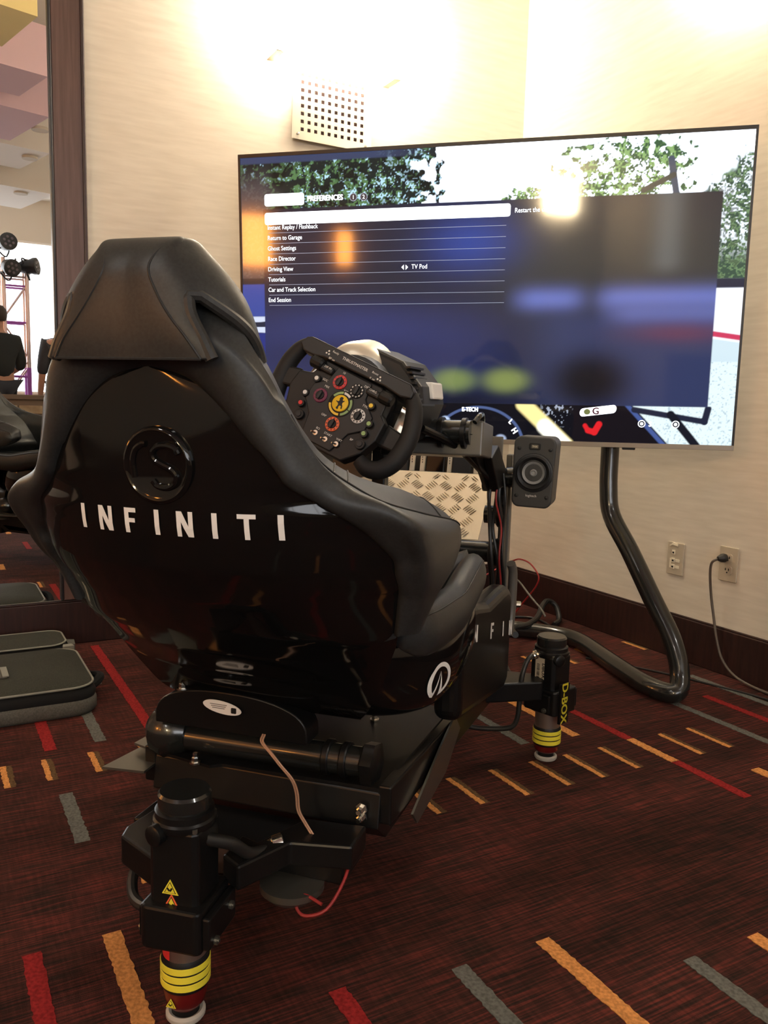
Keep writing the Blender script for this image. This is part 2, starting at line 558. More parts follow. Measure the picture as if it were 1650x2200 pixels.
# ceiling with dropped soffits, coloured light painted into some (they show in the mirror)
ceil = struct('ceiling', MB().box(((XL+WX)/2, (YF+WY)/2, ZC+0.05), (WX-XL+0.4, WY-YF+0.4, 0.1)), 'ceil', smooth=False)
rz = Matrix.Rotation(R(-14), 3, 'Z')
for (y, dy, z, dz, mm, x1) in ((0.95, 0.55, 3.02, 0.30, 'ceil_yellow_light', 0.62), (0.15, 0.5, 3.0, 0.3, 'ceil_pink_light', 0.78), (-0.75, 0.8, 2.98, 0.3, 'ceil_pink_light', 0.85),
                               (-1.75, 0.7, 3.0, 0.3, 'ceil', 1.0), (-2.9, 0.9, 2.95, 0.4, 'ceil', 1.15)):
    MB().box((x1-1.6, y, z), (3.2, dy, dz), rz).build('ceiling_soffit', mm, ceil, smooth=False)
for (x, y, lab) in ((.88, -1.12, 'small round downlight in the ceiling nearest the mirror frame'), (.90, -2.0, 'middle one of three small round ceiling downlights in the mirror'), (.92, -2.95, 'lowest small round ceiling downlight in the mirror')):
    dl = thing('ceiling_downlight', lab, 'downlight', (x, y, 2.83 if y > -2.4 else 2.735), 0, 'recessed ceiling downlights')
    z0 = 2.82
    MB().lathe([(0.05, 0), (0.062, 0), (0.062, 0.02), (0.05, 0.02)], (0, 0, 0.0), seg=20).build('trim_ring', 'far_wall', dl)
    MB().cyl((0, 0, 0.006), (0, 0, 0.018), 0.05, 20).build('baffle', 'grille', dl)
for (x, y, lab) in ((-1.5, 0.6, 'added fill pendant hanging left of the racing seat'), (1.75, -1.3, 'added fill pendant hanging behind the camera near the right wall'),
                    (-2.4, -1.0, 'added fill pendant hanging near the far left wall'), (-1.2, -2.8, 'added fill pendant hanging before the window')):
    pt = thing('fill_pendant', lab, 'fill pendant', (x, y, 2.8), 0, 'added fill pendants')  # unseen pendants, added to carry the room's fill light
    MB().lathe([(.155, 0), (.165, .004), (.165, .03), (.03, .06), (.0, .062)], (0, 0, .002), (0, 0, 1), 28).build('lamp_housing', 'ceil', pt)
    MB().cyl((0, 0, .05), (0, 0, .448), .008, 10).build('stem', 'steel', pt)
    lo_ = lamp('fill_light', 'AREA', (0, 0, -.002), FILL_W, (1.0, 0.96, 0.90), 0.3)
    lo_.parent = pt

# baseboards
struct('baseboard_right', MB().box((WX-0.006, (YF+WY)/2, 0.0745), (0.012, WY-YF, 0.149)).box((WX-0.004, (YF+WY)/2, 0.152), (0.008, WY-YF, 0.008)), 'wood', smooth=False, bevel=0.003)
struct('baseboard_back', MB().box(((XL+WX)/2, WY-0.007, 0.0745), (WX-XL, 0.014, 0.149)).box(((XL+WX)/2, WY-0.005, 0.152), (WX-XL, 0.010, 0.008)), 'wood', smooth=False, bevel=0.003)

# framed wall mirror at the left
mx0, mx1 = -2.4, 0.397
mir = thing('wall_mirror', 'tall wall mirror in a dark wooden frame at the left edge', 'mirror', ((mx0+mx1)/2, WY, 0.16))
MB().box(((mx0+mx1)/2, WY-0.006, 1.66), (mx1-mx0, 0.010, 3.0)).build('mirror_glass', 'mirror', mir, off=mir.location, smooth=False)
for xx, s in ((mx1, 1), (mx0, -1)):
    st = MB().box((xx+s*0.056, WY-0.011, 1.66), (0.093, 0.022, 3.0)).build('frame_stile', 'stile', mir, off=mir.location, smooth=False, bevel=0.003)
    MB().box((xx+s*0.0045, WY-0.014, 1.66), (0.009, 0.028, 3.0)).build('inner_bead', 'bezel', st, off=mir.location, smooth=False, bevel=0.003)
    MB().box((xx+s*0.104, WY-0.014, 1.66), (0.012, 0.028, 3.0)).build('outer_bead', 'wood', st, off=mir.location, smooth=False, bevel=0.004)


# wall sconces
def sconce(name, label, loc, rz_, plate=True):
    t = thing(name, label, 'wall lamp', loc, rz_, 'glowing box wall sconces')
    # local: x along wall, -y into room, z up ; origin at bottom centre of the shade on the wall
    b = MB()
    pr = [(-0.249, -0.004), (-0.249, -0.075), (-0.22, -0.105), (0.22, -0.105), (0.249, -0.075), (0.249, -0.004)]
    b.prism(pr, lambda x, y, h: V(x, y, h), 0.0, 0.36)
    b.build('lamp_shade', 'sconce' if plate else 'sconce2', t, smooth=False)
    b = MB()
    b.prism([(-.252, -.072), (-.224, -.108), (.224, -.108), (.252, -.072), (.250, -.076), (.2215, -.106), (-.2215, -.106), (-.250, -.076)], lambda x, y, h: V(x, y, h), -.002, .362)
    b.build('front_glass', 'sconce_front', t, smooth=False)
    for x in (-0.236, 0.236):
        MB().box((x, -0.05, -0.0015), (0.028, 0.098, 0.003)).build('shade_clip', 'plate_metal', t, smooth=False)
    if not plate:
        return t
    # perforated plate: 10 columns of real square holes
    pw, pitch_, hole = 0.326, 0.0271, 0.0132
    z_bot, ncol, nrow = -0.262, 10, 13
    xs = [-pw/2]
    for i in range(ncol):
        c = -0.122 + i*pitch_
        xs += [c-hole/2, c+hole/2]
    xs.append(pw/2)
    zs = [z_bot]
    for j in range(nrow):
        c = -0.225 + j*pitch_
        zs += [c-hole/2, c+hole/2]
    zs.append(zs[-1]+0.02)
    b = MB()
    nx, nz_ = len(xs), len(zs)
    for y in (-0.030, -0.033):
        vs = [V(x, y, z) for z in zs for x in xs]
        fs = []
        for j in range(nz_-1):
            for i in range(nx-1):
                if i % 2 == 1 and j % 2 == 1 and i < 2*ncol and j < 2*nrow:
                    continue
                fs.append((j*nx+i, j*nx+i+1, (j+1)*nx+i+1, (j+1)*nx+i))
        b.add(vs, fs)
    b.build('perforated_plate', 'plate_metal', t, smooth=False)
    MB().box((0, -0.008, (zs[0]+zs[-1])/2), (pw-0.03, 0.010, zs[-1]-zs[0]-0.02)).build('plate_backing', 'plate_back', t, smooth=False)
    for x in (-pw/2+0.024, pw/2-0.024):
        MB().lathe([(0.0, 0.006), (0.004, 0.005), (0.006, 0.0)], (x, -0.033, z_bot+0.02), (0, -1, 0), 14).build('plate_screw', 'screw', t)
    return t


sconce('wall_sconce', 'glowing box sconce with perforated metal plate above the television', (1.384, WY, 2.068), 0)
sconce('wall_sconce', 'glowing box sconce high on the right wall above the television', (WX, 1.80, 2.27), R(-90), False)


for yy, zz, ww, hh, mm, lab in ((-.05, 2.05, .34, .52, 'amber', 'large amber wall lamp on the far left wall, mirrored in the screen edge'), (-1.19, 2.03, .15, .36, 'amber', 'narrow amber wall lamp on the far left wall'),
                                (-4.66, 2.90, .55, .42, 'whitelamp', 'bright box lamp high in the far left corner')):
    t = thing('wall_lamp', lab, 'wall lamp', (XL, yy, zz-hh/2), R(90))
    MB().prism(rrect(ww, .09, .02, 3), lambda x, y, h: V(x, y-.055, h), 0, hh).build('lamp_shade', mm, t, smooth=False)
    MB().box((0, -.006, hh/2), (ww*.7, .012, hh*.7)).build('back_plate', 'plate_metal', t, smooth=False)


# wall plates
def wall_plate(name, label, y, z, kind):
    t = thing(name, label, 'outlet', (WX, y, z), R(-90))
    MB().prism(rrect(0.070, 0.114, 0.004), lambda x, h, d: V(x, -d, h), 0.0, 0.007).build('cover_plate', 'offwhite', t, smooth=False, bevel=0.002)
    if kind == 'data':
        for zz in (0.022, -0.006, -0.028):
            j = MB().box((-0.006, -0.0085, zz), (0.014, 0.003, 0.016)).build('jack', 'ivory', t, smooth=False, bevel=0.001)
            MB().box((-0.006, -0.0103, zz-0.001), (0.007, 0.001, 0.006)).build('jack_opening', 'plastic', j, smooth=False)
        for zz in (-0.006, -0.028):
            MB().box((0.012, -0.0075, zz), (0.018, 0.002, 0.010)).build('paper_label', 'ivory', t, smooth=False)
        MB().box((-0.018, -0.0075, -0.017), (0.006, 0.002, 0.034)).build('paper_label', 'ivory', t, smooth=False)
        MB().box((0.000, -0.0085, 0.051), (0.022, 0.004, 0.009), Matrix.Rotation(R(8), 3, 'Y')).build('tape_scrap', 'ivory', t, smooth=False)
        MB().box((-0.018, -0.0085, 0.047), (0.014, 0.003, 0.005), Matrix.Rotation(R(-30), 3, 'Y')).build('tape_scrap', 'ivory', t, smooth=False)
    else:
        for zz in (0.02, -0.02):
            f = MB().prism(rrect(0.034, 0.028, 0.008), lambda x, h, d: V(x, -d, h+zz), 0.006, 0.009).build('receptacle', 'offwhite', t, smooth=False)
            for x in (-0.006, 0.006):
                MB().box((x, -0.0093, zz+0.003), (0.003, 0.001, 0.008)).build('slot', 'plastic', f, smooth=False)
            MB().cyl((0, -0.0088, zz-0.007), (0, -0.0098, zz-0.007), 0.0025, 12).build('ground_hole', 'plastic', f)
    return t


wall_plate('data_outlet', 'beige wall plate with three data jacks and paper labels', 2.001, 0.348, 'data')
wall_plate('power_outlet', 'beige double power outlet with a dark plug in it', 1.783, 0.368, 'power')
cord = thing('plugged_cord', 'brown power cord hanging from the outlet to the carpet', 'cord', (WX-0.03, 1.79, 0.0))
o_ = cord.location
MB().lathe([(0.0, 0), (0.012, 0.0), (0.015, 0.008), (0.014, 0.018), (0.007, 0.03)], (WX-0.010, 1.789, 0.389), (-1, 0.35, -0.1), 14).build('plug', 'cable', cord, off=o_)
MB().tube([(WX-0.035, 1.80, 0.385), (WX-0.045, 1.815, 0.37), (WX-0.04, 1.822, 0.33), (WX-0.03, 1.82, 0.26), (WX-0.028, 1.805, 0.19), (WX-0.03, 1.785, 0.12),
           (WX-0.034, 1.755, 0.06), (WX-0.04, 1.70, 0.022), (WX-0.045, 1.62, 0.008), (WX-0.05, 1.5, 0.006), (WX-0.06, 1.2, 0.006)], 0.0042, 10, smooth=5).build('cord', 'cable_brown', cord, off=o_)
fc = MB().tube([(1.985, 2.09, 0.004), (2.03, 2.0, 0.004), (2.07, 1.93, 0.004), (2.12, 1.82, 0.004), (2.16, 1.70, 0.004), (2.20, 1.55, 0.004), (2.22, 1.3, 0.004)], 0.0032, 8, smooth=5).build('floor_cable', 'cable')
tag(fc, 'thin black cable lying on the carpet along the right baseboard', 'cable')

# ================================================================== TELEVISION
TVC = V(1.577, 2.258, 1.207)
TR, TU, TN = V(0.731, -0.682, 0.009).normalized(), V(-0.038, -0.027, 0.999).normalized(), V(-0.681, -0.731, -0.045).normalized()
TU = TN.cross(TR).normalized()
TW, TH = 1.62, 0.943


def tvp(s, t, d=0.0):
    return TVC + TR*s + TU*t + TN*d


tv = thing('television', 'huge flat screen television showing a racing game pause menu', 'television', tvp(0, -TH/2))
to = tv.location
b = MB()
b.prism(rrect(TW, TH, 0.006, 3), lambda x, y, h: tvp(x, y, h), -0.035, 0.0)
b.build('housing', 'tvback', tv, off=to, smooth=False, bevel=0.002)
MB().prism(rrect(1.1, 0.6, 0.03, 3), lambda x, y, h: tvp(x, y-0.08, h), -0.075, -0.034).build('rear_bulge', 'tvback', tv, off=to, smooth=False)
SX0, SX1, ST0, ST1 = -0.803, 0.803, -0.456, 0.460
b = MB()
for (x0, x1, y0, y1) in ((-TW/2, SX0, -TH/2, TH/2), (SX1, TW/2, -TH/2, TH/2), (SX0, SX1, ST1, TH/2)):
    b.box((0, 0, 0), (0, 0, 0)) if False else b.prism([(x0, y0), (x1, y0), (x1, y1), (x0, y1)], lambda x, y, h: tvp(x, y, h), -0.002, 0.004)
b.build('bezel', 'bezel', tv, off=to, smooth=False)
MB().prism([(-TW/2, -TH/2), (TW/2, -TH/2), (TW/2, ST0), (-TW/2, ST0)], lambda x, y, h: tvp(x, y, h), -0.03, 0.006).build('bottom_bar', 'silver', tv, off=to, smooth=False, bevel=0.001)
MB().prism(rrect(0.04, 0.008, 0.003), lambda x, y, h: tvp(x+0.5, y-TH/2-0.003, h), -0.02, 0.0).build('sensor', 'plastic', tv, off=to, smooth=False)


def vnoise(x, y, seed):
    """value noise, vectorised"""
    g = np.random.default_rng(seed).random((128, 128))
    xi, yi = np.floor(x).astype(int), np.floor(y).astype(int)
    fx, fy = x-xi, y-yi
    fx, fy = fx*fx*(3-2*fx), fy*fy*(3-2*fy)
    a, b_ = g[yi % 128, xi % 128], g[yi % 128, (xi+1) % 128]
    c, d = g[(yi+1) % 128, xi % 128], g[(yi+1) % 128, (xi+1) % 128]
    return (a*(1-fx)+b_*fx)*(1-fy) + (c*(1-fx)+d*fx)*fy


def screen_picture(s, t):
    def c(*x):
        return np.array(lin(x))[None, :]

    def sm(a, b2, x):
        q = np.clip((x-a)/(b2-a), 0, 1)
        return q*q*(3-2*q)

    def mixin(col, m, colr):
        m = np.clip(m, 0, 1)[:, None]
        return col*(1-m) + colr*m

    def seg(x0, y0, x1, y1, w, soft=0.004):
        dx, dy = x1-x0, y1-y0
        k = np.clip(((s-x0)*dx+(t-y0)*dy)/(dx*dx+dy*dy), 0, 1)
        d = np.hypot(s-x0-k*dx, t-y0-k*dy)
        return 1-sm(w, w+soft, d)
    n1 = vnoise(s*190, t*190, 1)*0.6 + vnoise(s*85+5, t*85, 5)*0.4
    n2 = vnoise(s*62+7, t*62, 2)
    n3 = vnoise(s*18+3, t*18, 3)
    n4 = vnoise(s*230, t*230, 4)
    sky = np.array([[3.2, 3.5, 4.0]])
    col = np.repeat(sky, len(s), 0)
    # left foliage
    leafd = mixin(np.repeat(c(24, 36, 36), len(s), 0), sm(0.48, 0.62, n1*0.6+n2*0.4), c(92, 132, 84))
    leafd = mixin(leafd, sm(0.60, 0.70, n4*0.5+n2*0.35+0.15*sm(-.6, -.1, s)), c(190, 232, 255)*1.1)
    leafd = mixin(leafd, sm(0.45, 0.7, n3), leafd*0.5)
    m = sm(0.015, -0.015, s+0.145+0.10*(n3-0.5)+0.16*(n2-0.5)+0.06*(n1-.5)) * sm(0.02, -0.02, -(s+0.83))
    col = mixin(col, m, leafd)
    col = mixin(col, sm(0.05, -0.05, s+0.70+0.08*(n3-.5))*sm(0.46, 0.34, t)*sm(-.1, 0.05, t), c(78, 72, 76)+c(40, 44, 40)*sm(0.55, 0.7, n1)[:, None])
    col = mixin(col, sm(0.436, 0.442, t)*sm(-0.1, -0.35, s), c(58, 70, 104))
    # right tree
    tr_d = np.hypot((s-0.44)/0.19, (t-0.34)/0.15)
    leafr = mixin(np.repeat(c(64, 98, 66), len(s), 0), sm(0.42, 0.6, n1), c(150, 190, 120))
    leafr = mixin(leafr, sm(0.52, 0.62, n4*0.5+n2*0.5), sky*0.6)
    col = mixin(col, sm(1.0, 0.75, tr_d + 0.9*(n2-0.5)+0.5*(n1-0.5)), leafr)
    edge = 0.20 + 1.05*(s-0.58)
    m = sm(0.0, 0.03, s-0.60)*sm(0.02, -0.02, t-np.minimum(edge, 0.42)-0.05*(n2-.5))*sm(-0.012, 0.0, t-0.045)
    leaf3 = mixin(np.repeat(c(56, 84, 70), len(s), 0), sm(0.45, 0.62, n1), c(132, 170, 120))
    leaf3 = mixin(leaf3, sm(0.52, 0.60, n4*0.5+n2*0.5)*sm(0.08, 0.18, t), c(235, 245, 255)*1.2)
    leaf3 = mixin(leaf3, sm(0.55, 0.7, n1)*0.7, c(30, 46, 44))
    col = mixin(col, m, leaf3)
    m = sm(1, 0.8, np.hypot((s-0.16)/0.09, (t-0.30)/0.03)+0.8*(n2-.5))
    col = mixin(col, m, leafr)
    col = mixin(col, seg(0.575, 0.39, 0.595, 0.29, 0.008), c(70, 82, 104))
    col = mixin(col, seg(0.50, 0.305, 0.585, 0.345, 0.006), c(70, 72, 70))
    # right strip below foliage
    rs = sm(0.70, 0.705, s)
    col = mixin(col, rs*sm(0.046, 0.042, t), c(34, 42, 66))
    col = mixin(col, rs*sm(0.018, 0.014, t), c(240, 244, 255)*1.25)
    col = mixin(col, rs*sm(0.004, 0.0, np.abs(t+0.118+0.15*(s-0.72))-0.006), c(214, 60, 100))
    col = mixin(col, rs*sm(-0.13, -0.135, t+0.15*(s-0.72)), c(205, 226, 236)*1.15)
    road = mixin(np.repeat(c(226, 244, 250)*1.15, len(s), 0), sm(0.62, 0.80, n4*0.7+n1*0.3)*0.6, c(150, 176, 190))
    col = mixin(col, rs*sm(-0.20, -0.205, t), road)
    # left strip
    ls = sm(-0.70, -0.705, s)
    col = mixin(col, ls*sm(0.06, 0.055, t), c(66, 84, 170)*0.9)
    col = mixin(col, ls*sm(0.01, 0.004, np.abs(t-0.06)-0.003), c(40, 40, 48))
    col = mixin(col, ls*sm(-0.055, -0.06, t), c(38, 44, 66))
    col = mixin(col, ls*sm(-0.055, -0.06, t)*sm(0.55, 0.62, vnoise(s*8, t*60, 9)), c(220, 230, 255))
    col = mixin(col, ls*sm(-0.11, -0.115, t), c(40, 52, 132))
    col = mixin(col, ls*sm(-0.25, -0.255, t)*sm(0.5, 0.55, n2), c(230, 240, 255))
    # bottom strip: the car
    bs = sm(-0.336, -0.340, t)
    car = np.repeat(c(16, 16, 24), len(s), 0)
    car = mixin(car, sm(-0.72, -0.5, -np.abs(s+0.6)-0.02)*0.0, c(10, 10, 10))
    rr = np.hypot((s-0.02)/0.15, (t+0.475)/0.125)
    car = mixin(car, sm(0.045, 0.02, np.abs(rr-0.98)), c(84, 102, 150))
    car = mixin(car, sm(0.07, 0.05, np.abs(np.hypot(s+0.06, (t+0.42)*1.2)-0.02)-0.0)*0.0, c(250, 250, 255))
    car = mixin(car, sm(0.02, 0.012, np.hypot(s+0.09, t+0.40)), c(200, 220, 255))
    car = mixin(car, sm(0.022, 0.014, np.hypot(s-0.095, (t+0.455)*1.2)), c(170, 184, 215))
    car = mixin(car, sm(0.66, 0.72, n1)*sm(0.03, 0.0, np.abs(s-0.27)-.03)*sm(0.0, 0.03, t+0.42), c(170, 180, 200))
    yel = seg(0.165, -0.34, 0.305, -0.47, 0.018, 0.012)
    car = mixin(car, yel, c(255, 236, 160)*1.2)
    car = mixin(car, seg(0.235, -0.41, 0.30, -0.47, 0.018, 0.012), c(255, 255, 240)*1.3)
    car = mixin(car, seg(0.405, -0.40, 0.392, -0.425, 0.008)+seg(0.392, -0.425, 0.372, -0.42, 0.007)+seg(0.372, -0.42, 0.362, -0.405, 0.005), c(232, 36, 44))
    ground = s - (0.535 - 1.15*(t+0.345)*-1.0*-1.0)
    gm = sm(0.0, 0.006, (s-0.50) - 0.95*(-(t+0.338)))
    car = mixin(car, gm, road)
    car = mixin(car, sm(0.008, 0.002, np.abs((s-0.50) - 0.95*(-(t+0.338))+0.012)-0.004), c(74, 96, 160))
    car = mixin(car, seg(0.51, -0.352, 0.72, -0.385, 0.007)+seg(0.72, -0.385, 0.728, -0.345, 0.008), c(34, 40, 62))
    car = mixin(car, seg(0.62, -0.365, 0.70, -0.46, 0.010), c(22, 26, 38))
    col = mixin(col, bs, car)
    # menu panel
    pm = sm(0.003, 0.0, np.abs(s-0.0015)-0.7235)*sm(0.003, 0.0, np.abs(t+0.0235)-0.3155)
    pan = np.repeat(c(44, 45, 62), len(s), 0)
    pan = mixin(pan, sm(0.3, 0.0, np.abs(t-0.10)-0.0)*sm(-0.1, 0.2, s), c(58, 62, 66))
    pan = mixin(pan, sm(0.05, -0.15, t)*sm(0.3, -0.1, s), c(50, 57, 106))
    pan = mixin(pan, sm(0.0, -0.1, t)*sm(0.1, 0.3, s), c(58, 68, 110))
    pan = mixin(pan, np.exp(-((s+0.02)/0.14)**2-((t-0.17)/0.09)**2)*0.9, c(56, 82, 176))
    pan = mixin(pan, np.exp(-((s-0.58)/0.045)**2)*sm(0.04, 0.10, t)*0.55, c(120, 128, 132))
    pan = mixin(pan, np.exp(-((t+0.01)/0.035)**2)*sm(0.08, 0.2, s)*(1-0.75*np.exp(-((s-0.36)/0.05)**2)), c(116, 130, 210))
    pan = mixin(pan, np.exp(-((t+0.055)/0.035)**2)*sm(0.36, 0.5, s)*0.75, c(112, 124, 200))
    pan = mixin(pan, np.exp(-((s-0.63)/0.14)**2-((t+0.115)/0.03)**2)*0.45, c(140, 60, 80))
    pan = mixin(pan, np.exp(-(((s-0.37)/0.13)**2+((t+0.265)/0.095)**2)**1.7)*0.95, c(12, 13, 20))
    pan = mixin(pan, np.exp(-((s+0.05)/0.22)**2-((t+0.335)/0.05)**2)*0.9, c(24, 27, 40))
    pan = mixin(pan, np.exp(-(((s+0.065)/0.072)**2+((t+0.265)/0.036)**2)**1.6)*0.95, c(142, 160, 96))
    pan = mixin(pan, np.exp(-(((s-0.105)/0.072)**2+((t+0.265)/0.038)**2)**1.6)*0.95, c(152, 166, 96))
    pan = mixin(pan, np.exp(-((s+0.42)/0.3)**2-((t+0.09)/0.07)**2)*0.5, c(64, 74, 140))
    pan = mixin(pan, np.exp(-((s+0.45)/0.25)**2-((t+0.19)/0.05)**2)*0.6, c(36, 40, 70))
    pan = pan*0.80
    col = mixin(col, pm, pan)
    return col


NXS, NYS = 800, 458
gs, gt = np.meshgrid(np.linspace(SX0, SX1, NXS), np.linspace(ST0, ST1, NYS))
gs, gt = gs.ravel(), gt.ravel()
P3 = (np.array(TVC-to)[None, :] + gs[:, None]*np.array(TR)[None, :] + gt[:, None]*np.array(TU)[None, :] + 0.001*np.array(TN)[None, :])
me = bpy.data.meshes.new('screen')
idx = np.arange(NXS*NYS).reshape(NYS, NXS)
quads = np.stack([idx[:-1, :-1], idx[:-1, 1:], idx[1:, 1:], idx[1:, :-1]], -1).reshape(-1, 4)
me.vertices.add(len(P3))
me.vertices.foreach_set('co', P3.astype(np.float32).ravel())
me.loops.add(quads.size)
me.loops.foreach_set('vertex_index', quads.astype(np.int32).ravel())
me.polygons.add(len(quads))
me.polygons.foreach_set('loop_start', np.arange(0, quads.size, 4, dtype=np.int32))
me.update(calc_edges=True)
me.validate()
ca = me.color_attributes.new('picture', 'FLOAT_COLOR', 'POINT')
pc = np.ones((len(P3), 4), np.float32)
pc[:, :3] = screen_picture(gs, gt)
ca.data.foreach_set('color', pc.ravel())
sm_ = mat('lit_screen', (0.004, 0.004, 0.005), 0.06, spec=0.5)
nt = sm_.node_tree
at = nt.nodes.new('ShaderNodeVertexColor')
at.layer_name = 'picture'
nt.links.new(at.outputs['Color'], nt.nodes['Principled BSDF'].inputs['Emission Color'])
nt.nodes['Principled BSDF'].inputs['Emission Strength'].default_value = SCREEN_E
me.materials.append(sm_)
scr = bpy.data.objects.new('screen', me)
COL.objects.link(scr)
scr.parent = tv
scr['label'] = 'lit screen with a dark menu over trees and a racing car'


def ui_box(x0, x1, y0, y1, m, name, r=0.0, d=0.002):
    poly = [(x+(x0+x1)/2, y+(y0+y1)/2) for x, y in (rrect(x1-x0, y1-y0, r, 4) if r else rrect(x1-x0, y1-y0, 0.0002, 1))]
    MB().prism(poly, lambda x, y, h: tvp(x, y, h), d-0.0008, d).build(name, m, scr, off=to, smooth=False)


def ui_text(s, x, y, size, align='L', m='white_ui', bold=0.0, rot=0.0):
    cr, sr = math.cos(rot), math.sin(rot)
    return text_part(s, size, lambda a, c: tvp(x+a*cr-c*sr, y+a*sr+c*cr, 0.0025), 'screen_text', m, scr, off=to, align=align, sx=0.84, bold=bold)


ui_box(-0.718, 0.104, 0.243, 0.282, 'white_ui', 'menu_highlight', 0.008)
ui_box(-0.718, -0.578, 0.303, 0.342, 'white_ui', 'menu_tab', 0.008)
ui_text('PREFERENCES', -0.567, 0.314, 0.024, bold=0.0012)
for x, ch in ((-0.408, '1'), (-0.373, '2')):
    b = MB()
    ring = [(math.cos(2*math.pi*i/24), math.sin(2*math.pi*i/24)) for i in range(24)]
    MB().prism([(x+0.0125*a, 0.3205+0.0125*c) for a, c in ring], lambda p, q, h: tvp(p, q, h), 0.001, 0.002).build('menu_badge', 'grey_ui', scr, off=to, smooth=False)
    MB().prism([(x+0.0108*a, 0.3205+0.0108*c) for a, c in ring], lambda p, q, h: tvp(p, q, h), 0.001, 0.0023).build('menu_badge', 'dark_ui', scr, off=to, smooth=False)
    vs, fs = text_geo(ch, 0.018)
    text_part(ch, 0.018, lambda a, c, x=x: tvp(x+a, 0.3205+c, 0.003), 'screen_text', 'white_ui', scr, off=to, align='C')
items = ['Instant Replay / Flashback', 'Return to Garage', 'Ghost Settings', 'Race Director', 'Driving View', 'Tutorials', 'Car and Track Selection', 'End Session']
for i, s in enumerate(items):
    y = 0.2335 - 0.0338*i
    ui_text(s, -0.709, y-0.006, 0.0205)
    ui_box(-0.706, 0.092, y-0.0175, y-0.0163, 'grey_ui', 'menu_line')
ui_text('TV Pod', -0.211, 0.0905, 0.0205)
for sgn in (-1, 1):
    MB().prism([(-0.2335+sgn*0.003, 0.088), (-0.2335+sgn*0.003, 0.104), (-0.2335+sgn*0.011, 0.096)], lambda x, y, h: tvp(x, y, h), 0.0018, 0.0025).build('menu_arrow', 'white_ui', scr, off=to, smooth=False)
ui_text('Restart the current session', 0.117, 0.2535, 0.0205)
ui_text('E-TECH', -0.035, -0.3665, 0.019, bold=0.0012)
ui_text('H', 0.128, -0.425, 0.026, rot=R(-55), bold=0.0012)
ui_text('L', 0.118, -0.40, 0.024, rot=R(-40), bold=0.0012)
b = MB()
MB().prism([(x*0.9+0.40, y+0.01*0-0.357+0.12*x) for x, y in rrect(0.125, 0.026, 0.012, 4)], lambda x, y, h: tvp(x, y, h), 0.0012, 0.002).build('car_sticker', 'white_ui', scr, off=to, smooth=False)
MB().prism([(0.3665+0.010*math.cos(R(a)), -0.361+0.009*math.sin(R(a))) for a in range(0, 360, 20)], lambda x, y, h: tvp(x, y, h), 0.0018, 0.0024).build('sticker_badge', 'lime', scr, off=to, smooth=False)
text_part('G', 0.030, lambda a, c: tvp(0.382+a, -0.368+c, 0.0028), 'screen_text', 'purple', scr, off=to, bold=0.001)
for x in (0.535, 0.636):
    MB().prism([(x+0.0115*math.cos(R(a)), -0.395+0.0115*math.sin(R(a))) for a in range(0, 360, 15)], lambda p, q, h: tvp(p, q, h), 0.001, 0.002).build('button_hint', 'white_ui', scr, off=to, smooth=False)
    MB().prism([(x+0.009*math.cos(R(a)), -0.395+0.009*math.sin(R(a))) for a in range(0, 360, 15)], lambda p, q, h: tvp(p, q, h), 0.001, 0.0024).build('button_hint', 'dark_ui', scr, off=to, smooth=False)
    MB().prism([(x+0.005*math.cos(R(a)), -0.395+0.005*math.sin(R(a))) for a in range(0, 360, 20)], lambda p, q, h: tvp(p, q, h), 0.001, 0.0028).build('button_hint', 'white_ui', scr, off=to, smooth=False)
ui_text('S', 0.556, -0.403, 0.022, bold=0.001)

# television stand
stand = thing('television_stand', 'bent glossy black tube stand carrying the television', 'stand', (1.90, 1.9, 0.0))
leg = [V(1.965, 2.015, 1.15), V(1.965, 2.015, 0.90), V(1.965, 2.015, 0.72), V(1.96, 2.006, 0.60), V(1.96, 1.984, 0.515), V(1.96, 1.894, 0.412), V(1.96, 1.786, 0.277),
       V(1.96, 1.714, 0.190), V(1.957, 1.674, 0.125), V(1.950, 1.655, 0.078), V(1.932, 1.640, 0.043), V(1.910, 1.655, 0.030), V(1.905, 1.74, 0.030), V(1.945, 1.88, 0.030), V(1.995, 2.03, 0.030),
       V(2.038, 2.16, 0.030), V(2.042, 2.245, 0.030), V(2.01, 2.32, 0.030), V(1.935, 2.41, 0.030), V(1.86, 2.49, 0.030)]
rh = V(0.731, -0.682, 0).normalized()


def mir_tv(p):
    d = (p-TVC).dot(rh)
    return p - rh*(2*d)


MB().tube(leg, 0.0295, 18, smooth=5).build('leg_tube', 'black_tube', stand, off=stand.location)
MB().tube([mir_tv(p) for p in leg], 0.0295, 18, smooth=5).build('leg_tube', 'black_tube', stand, off=stand.location)
MB().tube([leg[-1], mir_tv(leg[-1])], 0.0295, 18).build('base_tube', 'black_tube', stand, off=stand.location)
MB().box(tvp(0, -0.05, -0.092), (1.05, 0.02, 0.25), Matrix((TR, TN, TU)).transposed()).build('mount_plate', 'frame', stand, off=stand.location, smooth=False)

# ================================================================== SIMULATOR: shared frame of reference
RIG_O = V(0.294, 1.059, 0)
RIG_RZ = R(-47)
RIG_M = Matrix.Translation(RIG_O) @ Matrix.Rotation(RIG_RZ, 4, 'Z')


def rig_thing(name, label, cat, base=(0, 0, 0), group=None):
    """base in rig coordinates (x = right, y = forward, z = up)"""
    return thing(name, label, cat, RIG_M @ V(*base), RIG_RZ, group)


def q(u, v, z):
    return V(v, u, z)

# ================================================================== RACING SEAT
SB = (0, 0.22, 0.33)
seat = rig_thing('racing_seat', 'high-backed bucket racing seat with glossy black shell and grey leatherette', 'seat', SB)
